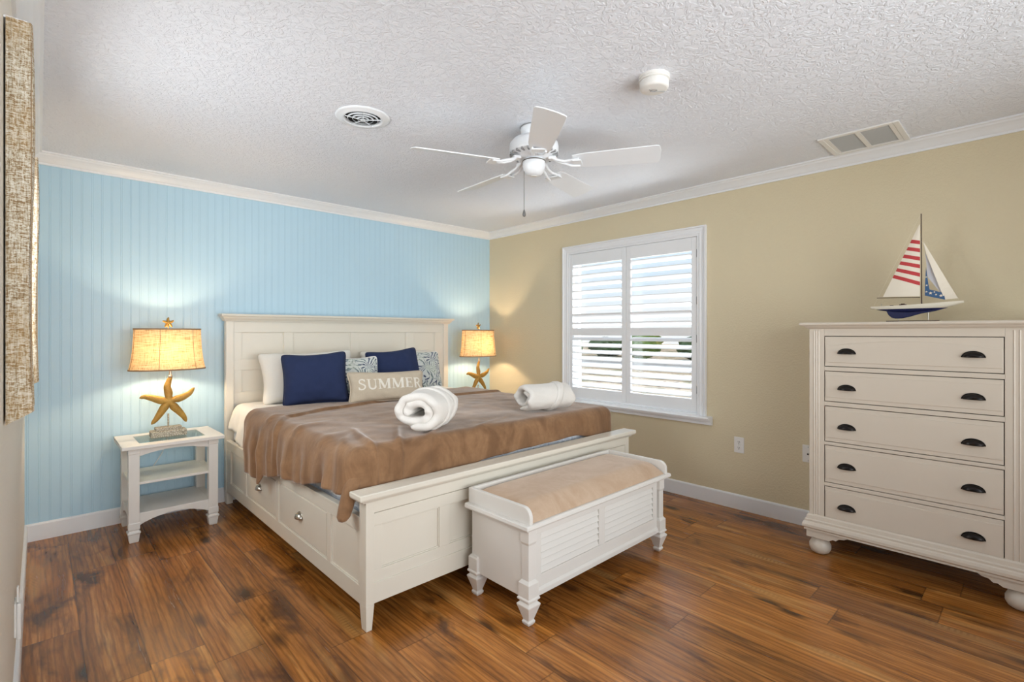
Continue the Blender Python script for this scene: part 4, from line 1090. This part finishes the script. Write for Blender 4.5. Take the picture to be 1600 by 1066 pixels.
# keel
b = MB(); kp = [(-3.985, 1.432), (-3.93, 1.414), (-3.87, 1.402), (-3.82, 1.385), (-3.790, 1.378), (-3.76, 1.377), (-3.742, 1.383), (-3.728, 1.398), (-3.722, 1.412), (-3.716, 1.425), (-3.75, 1.432), (-3.85, 1.430)]
b.prism(kp, 'x', bx_-.008, bx_+.008); b.build('keel', M['hullnavy'], t, bevel=.004)
b = MB(); b.box(bx_-.022, bx_+.022, -3.948, -3.720, ZD, ZD+.008); st = b.build('stand', M['mastwood'], t)
b = MB(); b.tube([(bx_, -3.902, ZD+.003), (bx_, -3.902, 1.414)], .0022, 8); b.tube([(bx_, -3.772, ZD+.003), (bx_, -3.772, 1.380)], .0022, 8); b.build('stand_post', M['nickel'], st)
b = MB(); b.tube([(bx_, -3.874, 1.452), (bx_, -3.872, 1.948)], [.0032, .0024], 8); b.build('mast', M['mastwood'], t)
b = MB(); b.tube([(bx_, -3.867, 1.492), (bx_, -3.674, 1.497)], .0020, 8); b.build('boom', M['mastwood'], t)
b = MB(); b.tube([(bx_-.003, -3.875, 1.796), (bx_-.003, -4.025, 1.474)], .0006, 5); b.tube([(bx_, -3.87, 1.945), (bx_, -3.66, 1.455)], .0004, 5); b.build('rigging', M['sail'], t)
# main sail in bands: luff along mast, leech to the clew
TK, TP, CL = Vector((-3.867, 1.497)), Vector((-3.864, 1.890)), Vector((-3.702, 1.502))
def bandpt(z_leech, z_luff): 
    k = (z_leech-CL.y)/(TP.y-CL.y); le = CL.lerp(TP, k); return le, Vector((TK.x, z_luff))
bands = []   # (leech z at lower edge, luff z) from photo
le_l = [1.607, 1.643, 1.680, 1.716, 1.756, 1.794]; lu_l = [1.556, 1.604, 1.650, 1.692, 1.738, 1.781]
seq = [(CL.y, TK.y, 0)]
for a_, c_ in zip(le_l, lu_l): seq += [(a_, c_, 1), (a_+.0175, c_+.021, 0)]
seq.append((TP.y-.0005, TP.y-.0005, 0))
b = MB()
for (l0, u0, mi), (l1, u1, _) in zip(seq, seq[1:]):
    A0, B0 = bandpt(l0, u0); A1, B1 = bandpt(l1, u1); n = 8
    r0, r1 = [], []
    for i in range(n+1):
        k = i/n; p = B0.lerp(A0, k); q = B1.lerp(A1, k)
        r0.append((bx_-.010*math.sin(PI*k)*(1-(p.y-1.49)/.42), p.x, p.y)); r1.append((bx_-.010*math.sin(PI*k)*(1-(q.y-1.49)/.42), q.x, q.y))
    b.loft([r0, r1], closed=False, mi=mi)
b.build('main_sail', [M['sail'], M['sailred']], t, solid=.0012, weld=True)
b = MB(); n = 10; r0, r1, r2 = [], [], []
for i in range(n+1):
    k = i/n; a_ = Vector((-3.882, 1.794)).lerp(Vector((-4.022, 1.479)), k); m_ = Vector((-3.887, 1.750)).lerp(Vector((-3.969, 1.475)), k)
    bl_ = -.010*math.sin(PI*k)
    r0.append((bx_+bl_*.2-.002, a_.x, a_.y)); r1.append((bx_+bl_-.002, m_.x, m_.y))
b.loft([r0, r1], closed=False); b.build('jib_sail', M['sail'], t, solid=.0012)
b = MB(); b.b.faces.new([b.b.verts.new(p) for p in ((bx_-.001, -3.889, 1.735), (bx_-.001, -3.967, 1.488), (bx_-.001, -3.900, 1.60))]); b.build('inner_sail', M['sailgrey'], t, solid=.001)
b = MB(); pts = [(-3.893, 1.655), (-3.903, 1.560), (-3.908, 1.532), (-3.966, 1.510), (-3.972, 1.474), (-3.925, 1.488), (-3.888, 1.500), (-3.889, 1.56)]
b.b.faces.new([b.b.verts.new((bx_-.004, y, z)) for y, z in pts]); js = b.build('blue_star_sail', M['sailblue'], t, solid=.0012)
for (sy, sz, r) in ((-3.912, 1.512, .009), (-3.935, 1.503, .006), (-3.955, 1.496, .009), (-3.895, 1.520, .006), (-3.896, 1.555, .006), (-3.928, 1.517, .005), (-3.894, 1.60, .005)):
    b = MB(); p = [(sy+(r if k % 2 == 0 else r*.42)*math.sin(PI*k/5), sz+(r if k % 2 == 0 else r*.42)*math.cos(PI*k/5)) for k in range(10)]
    b.prism(p, 'x', bx_-.0062, bx_-.0048); b.build('white_star', M['sail'], js)
b = MB(); b.box(bx_-.012, bx_+.012, -3.808, -3.778, 1.449, 1.456); b.box(bx_-.008, bx_+.008, -3.80, -3.785, 1.456, 1.460); b.box(bx_-.010, bx_+.010, -3.750, -3.735, 1.450, 1.453); b.build('cabin_hatch', M['mastwood'], t)
b = MB(); b.tube([(bx_, -3.695, 1.452), (bx_, -3.695, 1.462)], .002, 6); b.build('deck_fitting', M['nickel'], t)

# ------------------------------------------------------------------ outside the right window
def ground():
    t = NT('gravel_and_scrub'); v = t.co(); a = t.noise(v, .9, 4, .6); b_ = t.noise(v, 4.5, 3, .6)
    c = t.mix(t.ramp(a, [(.52, 0.), (.62, .8)]), srgb(206, 180, 148), srgb(120, 118, 70))
    c = t.mix(t.ramp(b_, [(.36, .7), (.46, 0.)]), c, srgb(104, 80, 60))
    t.bsdf(Base_Color=c, Roughness=.95); return t.m
M['sand'] = ground()
b = MB(); b.box(.14, 60, -50, 60, -.45, -.35); struct(b, 'ground_outside', M['sand'])
b = MB(); b.box(16, 22, -50, 60, -.35, -.33); struct(b, 'road_outside', M['asphalt'])
def bush(x, y, r, h, label, mat, seed):
    b = MB(); n, m = 28, 18
    def f(u, v):
        a = 2*PI*u; q = PI*v; d = Vector((math.cos(a)*math.sin(q), math.sin(a)*math.sin(q), math.cos(q)))
        k = 1+.25*noise.noise(d*2.2+Vector((seed, 0, 0)))+.18*noise.noise(d*6+Vector((seed, 3, 0)))
        return Vector((x+d.x*r*k, y+d.y*r*k, -.33+h/2+d.z*h/2*k*.97))
    b.grid(f, n, m)
    mbthing(b, 'bush', mat, (x, y, -.33), label, 'bush', 'bushes across the road', smooth=False)
for i in range(11):
    bush(23+random.random()*1.5, 3+i*3.1+random.random()*.5, 1.0+random.random()*.25, 1.2+random.random()*.6, 'leafy bush across the road, seen between the shutter louvers', M['leafgreen' if i % 2 else 'leafdark'], i)
def car(x, y, mat, label):
    t = thing('parked_car', (x, y, -.33), label, 'car')
    b = MB(); pts = [(-2.2, .3), (-2.2, .75), (-1.5, .9), (-.9, 1.35), (.7, 1.38), (1.4, .95), (2.1, .85), (2.2, .3)]
    b.prism([(y+p, -.33+q) for p, q in pts], 'x', x-.85, x+.85); b.build('car_body', mat, t, bevel=.08)
    b = MB(); pts = [(-1.3, .95), (-.85, 1.28), (.65, 1.30), (1.2, .98)]
    b.prism([(y+p, -.33+q) for p, q in pts], 'x', x-.862, x+.862); b.build('car_window', M['carglass'], t)
    for dy in (-1.4, 1.4):
        for s in (-1, 1):
            b = MB(); b.lathe((0, 0, 0), [(.18, -.1), (.32, -.1), (.33, 0), (.32, .1), (.18, .1)], 20); b.xf(Matrix.Translation((x+s*.78, y+dy, -.01)) @ Matrix.Rotation(PI/2, 4, 'Y')); b.build('wheel', M['tyre'], t)
car(19.5, 19.2, M['carred'], 'red car parked on the road, glimpsed between the lower louvers')
t = thing('neighbour_house', (32, 8, -.35), 'pale neighbouring house across the road, glimpsed between the louvers', 'house')
b = MB(); b.box(30, 36, -6, 6, -.35, 1.4); b.build('house_wall', M['plaster_out'], t)
b = MB(); b.prism([(29.5, 1.4), (36.5, 1.4), (33, 2.3)], 'y', -6.5, 9.5); b.build('roof', M['roofgrey'], t)
